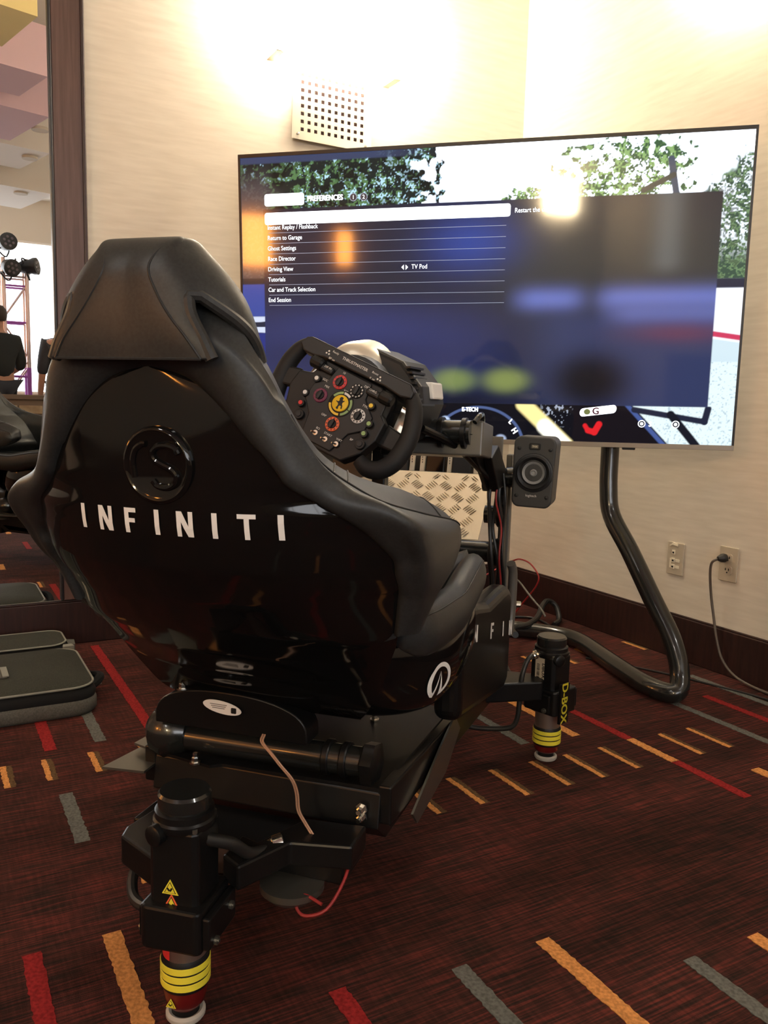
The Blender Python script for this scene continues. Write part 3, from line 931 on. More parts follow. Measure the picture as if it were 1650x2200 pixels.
# right half profile, bottom to top.  columns: rim R, outer O, stitched edge E, inner top T, inner I   (u forward, v right, z up)
K = [
    # R                      O                       E                       T                       I
    ((.125, .255, .545), (.135, .276, .545), (.150, .282, .548), (.150, .235, .550), (.150, .190, .550)),
    ((.105, .265, .60), (.118, .296, .598), (.245, .283, .582), (.245, .235, .585), (.180, .185, .590)),
    ((.090, .270, .62), (.106, .304, .618), (.325, .284, .600), (.330, .232, .604), (.170, .180, .615)),
    ((.075, .270, .64), (.092, .309, .640), (.380, .283, .626), (.388, .228, .632), (.160, .176, .640)),
    ((.065, .270, .66), (.078, .311, .662), (.388, .283, .648), (.396, .228, .658), (.145, .172, .665)),
    ((.045, .260, .68), (.052, .311, .690), (.352, .282, .674), (.372, .226, .694), (.130, .168, .690)),
    ((.025, .245, .70), (.030, .306, .714), (.170, .277, .708), (.240, .220, .732), (.110, .165, .715)),
    ((.000, .225, .72), (.010, .272, .738), (.060, .253, .734), (.160, .200, .750), (.085, .155, .740)),
    ((-.020, .195, .74), (-.010, .226, .757), (.018, .222, .759), (.115, .178, .766), (.070, .142, .760)),
    ((-.042, .168, .76), (-.030, .200, .782), (-.010, .197, .784), (.075, .160, .788), (.050, .128, .780)),
    ((-.050, .155, .78), (-.040, .186, .806), (-.028, .182, .810), (.035, .152, .816), (.030, .118, .805)),
    ((-.065, .125, .82), (-.060, .164, .845), (-.042, .164, .850), (.000, .138, .856), (.010, .105, .850)),
    ((-.074, .090, .86), (-.082, .136, .892), (-.062, .142, .900), (-.015, .118, .905), (.000, .085, .900)),
    ((-.074, .050, .888), (-.104, .085, .930), (-.075, .100, .955), (-.030, .085, .950), (-.010, .055, .940)),
    ((-.076, .000, .898), (-.112, .000, .945), (-.080, .000, .985), (-.035, .000, .975), (-.015, .000, .965)),
]
NS = 6


def col_curve(c):
    return crom([q(*k[c]) for k in K], NS)


cols = [col_curve(c) for c in range(5)]
nK = len(cols[0])


def band_row(i, mir=False):
    Rr, O, E_, T, I = (cols[c][i] for c in range(5))
    inn = Rr + V(0, 0.022, 0) + (V(0, 0, 0.5)-Rr)*0.0
    inn = V(inn.x*0.93, inn.y, inn.z - (0.012 if i > nK*0.75 else 0))
    lip = Rr + V(0.002, -0.008, 0)
    mid = (Rr+O)/2 + V(0.001, -0.012, 0.002)
    em = (O+E_)/2 + V(0.006*(1 if i < nK*0.8 else 0), -0.002, 0)
    tm = (E_+T)/2 + V(0, 0.004, 0.006 if i > 24 else 0.004)
    pts = crom([inn, lip, mid, O, em, E_], 4) + crom([E_ + V(-0.0015, 0.001, -0.0008), tm, T, (T+I)/2 + V(-0.004, -0.004, -0.004), I], 4)
    if mir:
        pts = [V(-p.x, p.y, p.z) for p in pts]
    return pts


rows_r = [band_row(i) for i in range(nK)]
rows_l = [band_row(i, True) for i in range(nK)]
b = MB()
b.grid(rows_r + rows_l[::-1][1:])
uph = b.build('upholstery', 'leather', seat, off=SB, angle=60)
# close the wing bottoms
for rr in (rows_r, rows_l):
    bb = MB()
    r0 = rr[0]
    n = len(r0)
    bb.add(r0, [tuple(range(n))])
    bb.build('wing_end', 'leather', uph, off=SB)
# front cushion surface between the two inner edges
b = MB()
fr = []
for i in range(nK):
    I = cols[4][i]
    row = []
    for k in range(13):
        a = -1 + 2*k/12
        row.append(V(I.x*a, I.y - 0.05*(1-a*a)*min(1, I.x/0.1), I.z))
    fr.append(row)
b.grid(fr)
b.build('back_cushion', 'leather', seat, off=SB, angle=60)

# shell: rows between the rims, plus the lower part
UC = [(.338, .335), (.352, .285), (.367, .248), (.39, .214), (.42, .184), (.45, .156), (.50, .090), (.55, .034), (.60, -.016), (.65, -.050), (.70, -.066), (.74, -.0705), (.78, -.0725), (.82, -.0745), (.86, -.076), (.898, -.077)]
ucz, ucu = [a for a, _ in UC], [c for _, c in UC]
LOW = [(.335, .120, .338), (.285, .150, .352), (.250, .163, .367), (.225, .182, .39), (.208, .200, .42), (.192, .216, .45), (.168, .232, .49), (.145, .247, .522)]
rim = [q(*p) for p in LOW] + [q(*k[0]) for k in K]
rim = crom(rim, 6)
rz_ = np.array([p.z for p in rim])
rx_ = np.array([p.x for p in rim])
ry_ = np.array([p.y for p in rim])


def shell_u(v, z):
    vr, ur = np.interp(z, rz_, rx_), np.interp(z, rz_, ry_)
    uc = np.interp(z, ucz, ucu)
    a = min(1.0, abs(v)/max(vr, 1e-4))
    return ur + 0.004 - (ur+0.004-uc)*(1-a**2.6)


rows = []
for i, p in enumerate(rim):
    row = []
    for k in range(41):
        a = math.sin((-1+2*k/40)*math.pi/2)
        v = p.x*a
        uc = np.interp(p.z, ucz, ucu)
        row.append(V(v, p.y + 0.004 - (p.y+0.004-uc)*(1-abs(a)**2.6), p.z))
    rows.append(row)
shell = MB().grid(rows).build('shell', 'shell', seat, off=SB, angle=180, weld=0.0004, solid=0.006)

# seat pan (tub) below and in front
ring = []
for (u, w, h, zc) in ((.20, .05, .02, .44), (.215, .12, .045, .44), (.245, .175, .066, .44), (.29, .222, .084, .438), (.34, .254, .098, .436), (.41, .276, .106, .435), (.52, .280, .102, .438),
                      (.60, .272, .09, .445), (.64, .24, .065, .45), (.655, .15, .03, .452)):
    r_ = []
    for k in range(40):
        t = 2*math.pi*k/40
        ct, s_ = math.cos(t), math.sin(t)
        r_.append(V(w*math.copysign(abs(ct)**0.28, ct), u, zc + h*math.copysign(abs(s_)**0.8, s_)))
    ring.append(r_)
sec = []
for j in range(40):
    sec.append(crom([r_[j] for r_ in ring], 4))
secs = [[sec[j][i] for j in range(40)] for i in range(len(sec[0]))]
pan_ = MB().loft(secs).build('seat_pan', 'shell', seat, off=SB, angle=180)

# thigh bolsters and seat cushion
for sg in (1, -1):
    path = [(.160, .250, .532), (.185, .266, .535), (.23, .273, .532), (.30, .276, .529), (.38, .276, .525), (.45, .275, .537), (.52, .273, .548), (.575, .268, .545), (.60, .262, .53)]
    pts = crom([q(u, v*sg, z) for u, v, z in path], 4)
    rad = np.interp(np.linspace(0, 1, len(pts)), [0, .06, .15, .3, .6, .8, .92, 1], [.016, .028, .037, .041, .041, .040, .034, .012])
    bb = MB()
    secs = []
    for i, p in enumerate(pts):
        d = (pts[min(i+1, len(pts)-1)]-pts[max(i-1, 0)]).normalized()
        side = V(1, 0, 0)
        upv = side.cross(d).normalized() * (1 if side.cross(d).z > 0 else -1)
        secs.append([p + side*(rad[i]*0.68*math.cos(2*math.pi*k/20)) + upv*(rad[i]*1.05*math.sin(2*math.pi*k/20)) for k in range(20)])
    bb.loft(secs)
    bo = bb.build('thigh_bolster', 'leather', seat, off=SB, angle=70)
    st_ = MB().tube([p + V(sg*rad[i]*0.50, 0, rad[i]*0.74) for i, p in enumerate(pts)][2:-3], 0.0013, 6)
    st_.build('stitching', 'stitch', bo, off=SB)
b = MB()
b.grid([[V(x, u, 0.50 + 0.05*(abs(x)/0.24)**2 + 0.03*(u-0.1)) for x in np.linspace(-.25, .25, 13)] for u in np.linspace(.12, .62, 11)])
b.build('seat_cushion', 'leather', seat, off=SB, angle=70, solid=0.03)

# stitching along the wing edge
for sg in (1, -1):
    pts = [V(p.x*sg, p.y, p.z) + V(-0.0005*sg, 0.002, 0.0012) for p in cols[2]]
    MB().tube(pts[28:66], 0.0013, 6).build('stitching', 'stitch', uph, off=SB)
    pts = [V(p.x*sg, p.y, p.z) for p in cols[2]]
    for kk in (5.55, 8.1, 8.5):
        i = int(kk*NS)
        r = rows_r[i]
        seg_ = [V(p.x*sg, p.y, p.z) + V(0, 0.0, 0.001) for p in r[21:30]]
        MB().tube(seg_, 0.0012, 6).build('seam', 'stitch', uph, off=SB)

# headrest hood
HR = [
    # z     centre-back u, seam(v,u), side(v,u), outer(v,u), front(v,u)
    (.902, -.116, (.096, -.114), (.112, -.092), (.134, -.055), (.108, -.008)),
    (.925, -.118, (.080, -.118), (.104, -.098), (.128, -.056), (.101, -.008)),
    (.950, -.118, (.059, -.119), (.092, -.102), (.120, -.058), (.093, -.010)),
    (.975, -.116, (.042, -.117), (.080, -.104), (.108, -.060), (.083, -.012)),
    (1.000, -.112, (.030, -.113), (.064, -.102), (.089, -.064), (.068, -.020)),
    (1.020, -.102, (.034, -.102), (.053, -.094), (.070, -.066), (.054, -.028)),
    (1.034, -.086, (.043, -.085), (.049, -.080), (.055, -.064), (.044, -.036)),
    (1.038, -.066, (.033, -.066), (.036, -.064), (.039, -.058), (.034, -.044)),
]
hz = [h[0] for h in HR]


def hood_pt(z, j, sg):
    """j in 0..4: centre, seam, side, outer, front"""
    us = []
    for h in HR:
        if j == 0:
            us.append((0.0, h[1]))
        else:
            us.append(h[1+j])
    v = np.interp(z, hz, [a for a, _ in us])
    u = np.interp(z, hz, [c for _, c in us])
    return q(u, v*sg, z)


zz_ = crom([V(z, 0, 0) for z in hz], 5)
zz_ = [p.x for p in zz_]
hcols = []
for j in range(5):
    us = [q(*((h[1], 0.0, h[0]) if j == 0 else (h[1+j][1], h[1+j][0], h[0]))) for h in HR]
    hcols.append(crom(us, 12))
b = MB()
hrows = []
NJ = 16
for i in range(len(hcols[0])):
    half = crom([hcols[j][i] for j in range(5)], NJ)
    hrows.append([V(-p.x, p.y, p.z) for p in half[::-1]][:-1] + half)
m_ = len(hrows[0])
mid_ = m_//2
vs, fs = [p for r in hrows for p in r], []
for i in range(len(hrows)-1):
    for j in range(m_-1):
        ja = abs(j+0.5-mid_)/NJ          # 1 = seam, 3 = outer
        zc = (hrows[i][j].z+hrows[i+1][j].z)/2
        tz = (zc-0.902)/0.070
        if tz < 1.0 and 1.22 + 0.50*tz + 0.25*max(0, tz-.75) < ja < 3.25 - 1.15*max(0, tz)**1.5:
            continue
        fs.append((i*m_+j, i*m_+j+1, (i+1)*m_+j+1, (i+1)*m_+j))
b.add(vs, fs)
hood = b.build('headrest', 'leather', seat, off=SB, angle=180, solid=0.012)


def hood_at(ja, z, sg):
    zs_ = [r[mid_].z for r in hrows]
    i = min(max(int(np.searchsorted(zs_, z))-1, 0), len(hrows)-2)
    f = (z-zs_[i])/(zs_[i+1]-zs_[i])
    cj = mid_ + ja*NJ
    j = min(int(cj), m_-2)
    g = cj-j
    p = (hrows[i][j]*(1-g)+hrows[i][j+1]*g)*(1-f) + (hrows[i+1][j]*(1-g)+hrows[i+1][j+1]*g)*f
    return V(p.x*sg, p.y, p.z)


for sg in (1, -1):
    edge_ = []
    for k in range(22):
        tz = k/21
        edge_.append(hood_at(1.22 + 0.50*tz + 0.25*max(0, tz-.75), .902+.070*tz, sg))
    for k in range(21, -1, -1):
        tz = k/21
        edge_.append(hood_at(3.25 - 1.15*tz**1.5, .902+.070*tz, sg))
    MB().tube(edge_, .0078, 10).build('notch_edge', 'leather', hood, off=SB)
b = MB()
b.add(hrows[-1], [tuple(range(m_))])
b.grid([[r[0] + (r[-1]-r[0])*(k/8) for k in range(9)] for r in hrows])
b.build('headrest_front', 'leather', seat, off=SB)
for sg in (1, -1):
    pts = [V(p.x*sg, p.y-0.0062, p.z) for p in hcols[1]]
    MB().tube(pts, 0.0016, 6).build('piping', 'leather', hood, off=SB)
pts = [p + V(0, -0.0062, 0) for p in hrows[0][mid_-NJ:mid_+NJ+1]]
MB().tube(pts, 0.0018, 6).build('piping', 'leather', hood, off=SB)


# lettering and badges
def letter_polys(ch):
    s_ = 0.24
    if ch == 'I':
        return [[(-.11, 0), (.11, 0), (.11, 1), (-.11, 1)]]
    if ch == 'N':
        return [[(-.36, 0), (-.16, 0), (-.16, 1), (-.36, 1)], [(.16, 0), (.36, 0), (.36, 1), (.16, 1)], [(-.36, 1), (-.12, 1), (.36, 0), (.12, 0)]]
    if ch == 'F':
        return [[(-.27, 0), (-.06, 0), (-.06, 1), (-.27, 1)], [(-.27, .82), (.29, .82), (.29, 1), (-.27, 1)], [(-.27, .42), (.23, .42), (.23, .59), (-.27, .59)]]
    if ch == 'T':
        return [[(-.10, 0), (.10, 0), (.10, 1), (-.10, 1)], [(-.36, .82), (.36, .82), (.36, 1), (-.36, 1)]]


def subdiv_poly(poly, n=3):
    """quad -> small grid for draping"""
    a, b2, c, d = [Vector(p).to_2d() if len(p) == 2 else Vector(p) for p in [(x, y) for x, y in poly]]
    return [[(a*(1-i/n)+b2*(i/n))*(1-j/n) + (d*(1-i/n)+c*(i/n))*(j/n) for i in range(n+1)] for j in range(n+1)]


def drape(b, poly, cx, cz, size, fn, sx=1.0, th=0.0012):
    g = subdiv_poly(poly)
    f0 = [[fn(cx+p[0]*size*sx, cz+(p[1]-0.5)*size, th) for p in r] for r in g]
    b.grid(f0)


def shell_pt(v, z, d):
    return V(v, shell_u(v, z) - 0.0035 - d, z)


for i, ch in enumerate('INFINITI'):
    b = MB()
    cv = -.107 + i*0.0379
    for poly in letter_polys(ch):
        drape(b, poly, cv, 0.709, 0.0315, shell_pt, sx=0.95)
    b.build('letter', 'letter', shell, off=SB, smooth=False)

# embossed round badge
bc = (0.012, 0.779)
bu = shell_u(*bc) - 0.004
nrm = V(0, -math.cos(R(27)), -math.sin(R(27))*-1*-1)
bx = V(1, 0, 0)
bn = V(0.0, -1.0, -0.10).normalized()
by = bn.cross(bx)*-1
by = by if by.z > 0 else -by


def bpt(x, y, h):
    return V(bc[0], bu, bc[1]) + bx*x + by*y + bn*h


badge = MB().lathe([(0.0475, -0.014), (0.0475, 0.0015), (0.0455, 0.0042), (0.043, 0.0052), (0.041, 0.0042), (0.038, 0.003), (0.0, 0.003)], bpt(0, 0, 0), bn, 48).build('round_badge', 'shell', shell, off=SB)
S_ = [(0.036, 0.020), (0.030, 0.029), (0.016, 0.033), (0.000, 0.031), (-0.010, 0.022), (-0.008, 0.010), (0.006, 0.002), (0.022, -0.005), (0.030, -0.015), (0.026, -0.027), (0.012, -0.034), (-0.004, -0.032), (-0.012, -0.024)]
MB().tube([bpt(x*.76+0.004, y*.76, 0.0035) for x, y in S_], 0.0044, 10, smooth=5).build('badge_letter', 'shell', badge, off=SB)
MB().tube([bpt(x*.76, y*.76, 0.0035) for x, y in ((-0.040, -0.020), (-0.042, 0.005), (-0.036, 0.024), (-0.024, 0.033), (-0.016, 0.034))], 0.004, 10, smooth=5).build('badge_letter', 'shell', badge, off=SB)

# oval road emblem on the side of the pan


def side_pt(u, z, d=0.0):
    """outer side of the pan at right"""
    us, ws, hs, zs2 = (.215, .245, .29, .34, .41, .52, .60), (.12, .175, .222, .254, .276, .280, .272), (.045, .066, .084, .098, .106, .102, .09), (.44, .44, .438, .436, .435, .438, .445)
    w, h, zc = np.interp(u, us, ws), np.interp(u, us, hs), np.interp(u, us, zs2)
    s_ = min(0.995, abs(z-zc)/h)**(1/0.8)
    ct = math.sqrt(max(0, 1-s_*s_))
    return V(w*ct**0.28 + d, u, z)


EU, EZ, EA, EB = 0.362, 0.406, 0.031, 0.031
b = MB()
ro, ri = [], []
for k in range(33):
    a = R(-68 + (316-0)*k/32 + 0)
    ro.append((math.cos(R(-62+304*k/32)), math.sin(R(-62+304*k/32))))
rows = []
for f in (1.0, 0.88, 0.76):
    rows.append([side_pt(EU + EA*(f if f == 1.0 else f*0.985)*x, EZ + EB*f*y, 0.0035) for x, y in ro])
b.grid(rows)
for tri in ([(-0.47*EA*1.0, -0.86*EB), (-0.24*EA, -0.95*EB), (-0.02*EA, 0.55*EB)], [(0.50*EA, -0.86*EB), (0.24*EA, -0.95*EB), (-0.02*EA, 0.55*EB)]):
    n = 6
    a_, b_, c_ = tri
    rws = []
    for k in range(n+1):
        t = k/n
        p0 = (a_[0]*(1-t)+c_[0]*t, a_[1]*(1-t)+c_[1]*t)
        p1 = (b_[0]*(1-t)+c_[0]*t, b_[1]*(1-t)+c_[1]*t)
        rws.append([side_pt(EU+p0[0]+(p1[0]-p0[0])*m2/3, EZ+p0[1]+(p1[1]-p0[1])*m2/3, 0.0035) for m2 in range(4)])
    b.grid(rws)
b.build('oval_emblem', 'letter', pan_, off=SB, smooth=False)

# ================================================================== SIMULATOR FRAME
fr_ = rig_thing('simulator_frame', 'black steel chassis of the motion simulator under the racing seat', 'simulator frame', (0, 0.5, 0.2))
FB = (0, 0.5, 0.2)


def P(b, name, m='frame', parent=None, **kw):
    return b.build(name, m, parent or fr_, off=FB, **kw)


XY = lambda x, y, h: V(x, y, h)
# rails
for sg in (1, -1):
    rail = MB()
    rail.add([q(.235, sg*.200, .268), q(.235, sg*.222, .268), q(.235, sg*.222, .205), q(.235, sg*.200, .205),
              q(1.05, sg*.218, .205), q(1.05, sg*.242, .205), q(1.05, sg*.242, .145), q(1.05, sg*.218, .145)],
             [(0, 1, 2, 3), (7, 6, 5, 4), (0, 4, 5, 1), (1, 5, 6, 2), (2, 6, 7, 3), (3, 7, 4, 0)])
    P(rail, 'side_rail', smooth=False, bevel=0.003)
# rear pan (folded sheet)
pan = MB()
prof = [(.245, .262), (.235, .254), (.225, .200), (.27, .165), (.62, .150), (.62, .16), (.29, .175), (.245, .205), (.255, .257)]
pan.prism(prof, lambda u, z, h: V(h, u, z), -.20, .205)
P(pan, 'rear_pan', smooth=False, bevel=0.002)
top = MB()
top.prism([(-.205, .235), (-.085, .215), (-.07, .228), (.205, .238), (.225, .62), (-.225, .62)], lambda x, y, h: V(x, y, h), .257, .262)
P(top, 'top_plate', smooth=False)
# flared side flanges
fl = MB()
fl.prism([(.50, .235), (.60, .255), (.665, .205), (.56, .155), (.36, .150), (.32, .185)], lambda u, z, h: V(.235+h + (0.25-z)*-0.06, u, z), 0, .004)
P(fl, 'side_flange', 'frame_hi', smooth=False)
fl = MB()
fl.prism([(-.26, .26), (-.205, .245), (-.205, .40), (-.245, .44)], lambda x, y, h: V(x, y, .252+h), 0, .004)
P(fl, 'side_flange', 'frame_hi', smooth=False)
fl = MB()
fl.prism([(-.275, .19), (-.20, .20), (-.205, .33), (-.26, .30)], lambda x, y, h: V(x, y, .235+h), 0, .004)
P(fl, 'side_flange', 'frame_hi', smooth=False)
# cross tube with end caps
P(MB().cyl(q(.255, -.175, .288), q(.265, .175, .288), .024, 24), 'cross_tube', 'black_tube')
P(MB().lathe([(0.0, -.01), (.025, -.006), (.042, .008), (.048, .03), (.040, .055), (.030, .07)], q(.26, -.215, .292), (1, 0, 0), 24), 'tube_cap', 'black_tube')
P(MB().lathe([(.030, 0), (.036, .004), (.036, .022), (.028, .026)], q(.265, .165, .288), (1, 0, 0), 6), 'tube_nut', 'frame')
for v in (.10, .13):
    P(MB().lathe([(.0275, 0), (.029, .002), (.029, .01), (.0275, .012)], q(.265, v, .288), (1, 0, 0), 24), 'tube_collar', 'frame')
# arched seat mount with maker label
arc = []
for k in range(25):
    a = math.pi*k/24
    arc.append((0.136*math.cos(a), .060*math.sin(a)**0.8))
arc += [(-.136, -.012), (.136, -.012)]
mount = MB()
mount.prism(arc, lambda x, z, h: V(x-.046, .195+h+0.25*abs(x)**1.5, .338+z), 0, .05)
mo = P(mount, 'seat_mount', 'frame', smooth=True, angle=30, bevel=0.002)
mo['label'] = 'arched black seat mount with a white oval label'
lb = MB()
lb.prism([(.034*math.cos(R(a)), .0105*math.sin(R(a))) for a in range(0, 360, 12)], lambda x, z, h: V(x-.050, .1935-h, .374+z-0.10*x), 0, .0012)
lbo = P(lb, 'oval_label', 'white', mo, smooth=False)
lq = MB()
lq.prism(rrect(.009, .009, .001, 1), lambda x, z, h: V(x-.029, .1922-h, .3715+z), 0, .0008)
P(lq, 'label_mark', 'plastic', mo, smooth=False)
for zz, ww in ((.3785, .030), (.3755, .026), (.3725, .022)):
    P(MB().box(V(-.056, .1918, zz), (ww, .0006, .0009)), 'label_print', 'grey_paint', mo, smooth=False)
# pivot column and dish under the seat
P(MB().lathe([(.055, 0), (.075, .012), (.072, .018), (.03, .02), (.02, .06), (.028, .085)], q(.33, .0, .345), (0, 0, 1), 28), 'pivot_dish', 'frame')
# bolts
for (u, v, z, d) in ((.50, .105, .263, (0, 0, 1)), (.30, .160, .263, (0, 0, 1)), (.224, .178, .232, (0, -1, 0)), (.224, .178, .218, (0, -1, 0)), (.212, -.110, .263, (0, 0, 1)),
                     (.215, -.03, .397, (0, 0, 1)), (.215, -.135, .385, (0, 0, 1))):
    P(MB().lathe([(.0095, 0), (.0095, .003), (.006, .003), (.006, .010), (.004, .012), (.004, .018)], q(u, v, z), d, 6), 'bolt', 'steel', smooth=False)
# rear bracket around the rear actuator
arm = MB()
arm.prism([(-.150, .155), (-.045, .075), (-.045, .015), (-.150, .065), (-.158, .09)], XY, .158, .205)
P(arm, 'bracket_arm', smooth=False, bevel=0.004)
arm = MB()
arm.prism([(.03, .050), (.065, .03), (.105, .115), (.195, .135), (.195, .20), (.10, .19), (.06, .10), (.03, .11)], XY, .180, .218)
P(arm, 'bracket_arm', smooth=False, bevel=0.004)
P(MB().box(q(.185, 0, .17), (.36, .09, .04)), 'bracket_cross', smooth=False, bevel=0.003)
P(MB().lathe([(.0, 0), (.035, 0), (.048, .012), (.048, .022), (.0, .022)], q(.125, .105, .130), (0, 0, 1), 28), 'levelling_foot', 'frame_hi')
P(MB().prism([(-.04, .055), (.055, .085), (.09, .17), (-.04, .17)], XY, .168, .174), 'inner_board', 'brown_board', smooth=False)
P(MB().lathe([(.010, 0), (.010, .02), (.013, .022), (.013, .036), (.010, .038)], q(.10, .062, .205), (0.7, 0.5, .2), 14), 'cable_gland', 'steel')
P(MB().tube([q(.0, .03, .268), q(.03, .055, .25), q(.06, .066, .222), q(.095, .076, .209)], .009, 12, smooth=5), 'actuator_hose', 'cable')
P(MB().tube([q(.09, -.125, .17), q(.06, -.125, .15), q(.03, -.105, .138), q(.01, -.075, .14), q(.0, -.04, .15)], .008, 10, smooth=5), 'actuator_hose', 'cable')
# front arm to the side actuator
arm = MB()
arm.prism([(.20, .97), (.235, .93), (.36, 1.0), (.36, 1.06), (.21, 1.05)], XY, .165, .212)
P(arm, 'actuator_arm', smooth=False, bevel=0.004)
# side panel with lettering
pp = [(.50, .28), (.90, .215), (.935, .225), (.945, .26), (.945, .42), (.935, .445), (.90, .46), (.85, .462), (.72, .46), (.62, .48), (.50, .49)]
sp = P(MB().prism(pp, lambda u, z, h: V(h+.045*(u-.5), u, z), .215, .268), 'side_panel', 'satin', smooth=False, bevel=0.02, seg=4)
sp2 = P(MB().prism(pp, lambda u, z, h: V(h-.045*(u-.5), u, z), -.268, -.215), 'side_panel', 'satin', smooth=False, bevel=0.02, seg=4)
for i, ch in enumerate('INFINITI'):
    b = MB()
    cu_ = (.495, .592, .735, .845, .925)[i] if i < 5 else 9
    if cu_ > 1.0:
        break
    for poly in letter_polys(ch):
        drape(b, poly, cu_, 0.446 - 0.21*(cu_-.5), 0.034, lambda u, z, d: V(.2690+.045*(u-.5)+d*0.6, u, z - 0.21*(u-cu_)), sx=1.5)
    P(b, 'letter', 'letter', sp, smooth=False)
# front uprights, cross tubes and deck
for sg in (1, -1):
    P(MB().box(q(1.11, sg*.228, .44), (.014, .045, .50)), 'upright', 'frame', smooth=False, bevel=0.003)
    P(MB().box(q(1.16, sg*.232, .47), (.014, .03, .54)), 'upright_strip', 'grey_paint', smooth=False, bevel=0.002)
for (u, z, r, v0) in ((1.10, .675, .026, .178), (1.10, .592, .022, .185), (1.085, .500, .026, 0)):
    for sg in (1, -1):
        P(MB().cyl(q(u, sg*v0, z), q(u, sg*.235, z), r, 20), 'cross_tube', 'black_tube')
    for sg in (1, -1):
        P(MB().lathe([(r+.004, 0), (r+.009, .004), (r+.009, .016), (r+.004, .02)], q(u, sg*.215, z), (sg, 0, 0), 20), 'tube_clamp', 'frame')
P(MB().cyl(q(1.12, .235, .685), q(1.12, .285, .69), .026, 20), 'speaker_arm', 'black_tube')
# wheel deck, its tube and slanted brackets
P(MB().box(q(.86, 0.03, .785), (.40, .12, .075), Matrix.Rotation(R(-6), 3, 'X')), 'wheel_deck', 'grey_paint', smooth=False, bevel=0.004)
P(MB().cyl(q(.80, -.20, .800), q(.80, .205, .803), .026, 24), 'deck_tube', 'black_tube')
for v in (.135, .185, -.135, -.185):
    P(MB().lathe([(.027, 0), (.033, .002), (.033, .011), (.027, .013)], q(.80, v, .801), (1, 0, 0), 24), 'tube_clamp', 'frame')
P(MB().tube([q(.785, .215, .825), q(.80, .222, .838), q(.825, .222, .838), q(.835, .22, .80), q(.82, .215, .77)], .006, 8, smooth=4), 'bent_hook', 'black_tube')
for sg in (1, -1):
    br = MB()
    br.prism([(.80, .80), (.83, .80), (.95, .745), (1.08, .70), (1.08, .655), (1.0, .66), (.82, .765)], lambda u, z, h: V(h, u, z), sg*.200, sg*.208)
    P(br, 'deck_bracket', smooth=False)
    br = MB()
    br.prism([(.90, .745), (.98, .770), (1.08, .715), (1.08, .665), (1.0, .665)], lambda u, z, h: V(h, u, z), sg*.212, sg*.234)
    P(br, 'deck_bracket', smooth=False, bevel=0.003)
    P(MB().tube([q(.72, sg*.12, .81), q(.80, sg*.17, .775), q(.92, sg*.205, .715), q(1.03, sg*.215, .675)], .008, 10, smooth=4), 'brace', 'frame')
P(MB().prism([(-.085, .70), (-.015, .70), (-.015, .755), (-.045, .778), (-.085, .778)], lambda x, z, h: V(x, h, z), .74, .80), 'wheel_post_box', 'grey_paint', smooth=False, bevel=0.002)
P(MB().box(q(.80, .005, .68), (.03, .03, .20)), 'wheel_post', 'frame', smooth=False, bevel=0.003)
P(MB().box(q(.80, .005, .55), (.06, .08, .14)), 'wheel_post_foot', 'frame', smooth=False, bevel=0.003)
# tread plate
TPa, TPb = q(1.27, 0, .676), q(1.10, 0, .525)
tpd = (TPb-TPa).normalized()
tpn = V(1, 0, 0).cross(tpd).normalized()
tpn = tpn if tpn.z > 0 else -tpn
tpl = (TPb-TPa).length
TW0, TW1 = -.160, .170


def tpp(x, y, h=0.0):
    return TPa + V(x, 0, 0) + tpd*y + tpn*h


b = MB()
b.prism([(TW0, 0), (TW1, 0), (TW1, tpl), (TW0, tpl)], lambda x, y, h: tpp(x, y, h), -.003, 0)
tp = P(b, 'tread_plate', 'alu', smooth=False)
tp['label'] = 'bright diamond tread aluminium footplate'
b = MB()
b.prism([(TW0, -.012), (TW1, -.012), (TW1, 0), (TW0, 0)], lambda x, y, h: tpp(x, y, h - 0.9*abs(y)), -.003, 0.0)
P(b, 'plate_lip', 'frame_hi', tp, smooth=False)
b = MB()
cell = 0.040
for iy in range(-1, int(tpl/cell)+2):
    for ix in range(-1, int((TW1-TW0)/cell)+2):
        cx_, cy_ = TW0 + ix*cell + 0.01, iy*cell + 0.01
        ang = R(40) if (ix+iy) % 2 else R(-50)
        for k in range(5):
            o_x, o_y = (k-2)*0.0068*math.cos(ang+math.pi/2), (k-2)*0.0068*math.sin(ang+math.pi/2)
            px_, py_ = cx_+o_x, cy_+o_y
            L_ = 0.0125
            if not (TW0+L_ < px_ < TW1-L_ and L_ < py_ < tpl-L_):
                continue
            dx, dy = math.cos(ang), math.sin(ang)
            nx, ny = -dy, dx
            vs = [tpp(px_+dx*L_, py_+dy*L_, 0.0001), tpp(px_+nx*0.0016, py_+ny*0.0016, 0.0001), tpp(px_-dx*L_, py_-dy*L_, 0.0001), tpp(px_-nx*0.0016, py_-ny*0.0016, 0.0001),
                  tpp(px_+dx*L_*0.5, py_+dy*L_*0.5, 0.0030), tpp(px_-dx*L_*0.5, py_-dy*L_*0.5, 0.0030)]
            b.add(vs, [(0, 1, 4), (1, 5, 4), (1, 2, 5), (2, 3, 5), (3, 4, 5), (3, 0, 4)])
tr = P(b, 'tread_bars', 'alu', tp, smooth=False)
tr['kind'] = 'stuff'
for (x, y) in ((-.135, .012), (-.105, .013), (-.06, .03), (.02, .02), (.12, .02), (.10, .13), (.0, .11)):
    P(MB().cyl(tpp(x, y, 0), tpp(x, y, .0012), .0022, 10), 'rivet', 'plastic', tp)

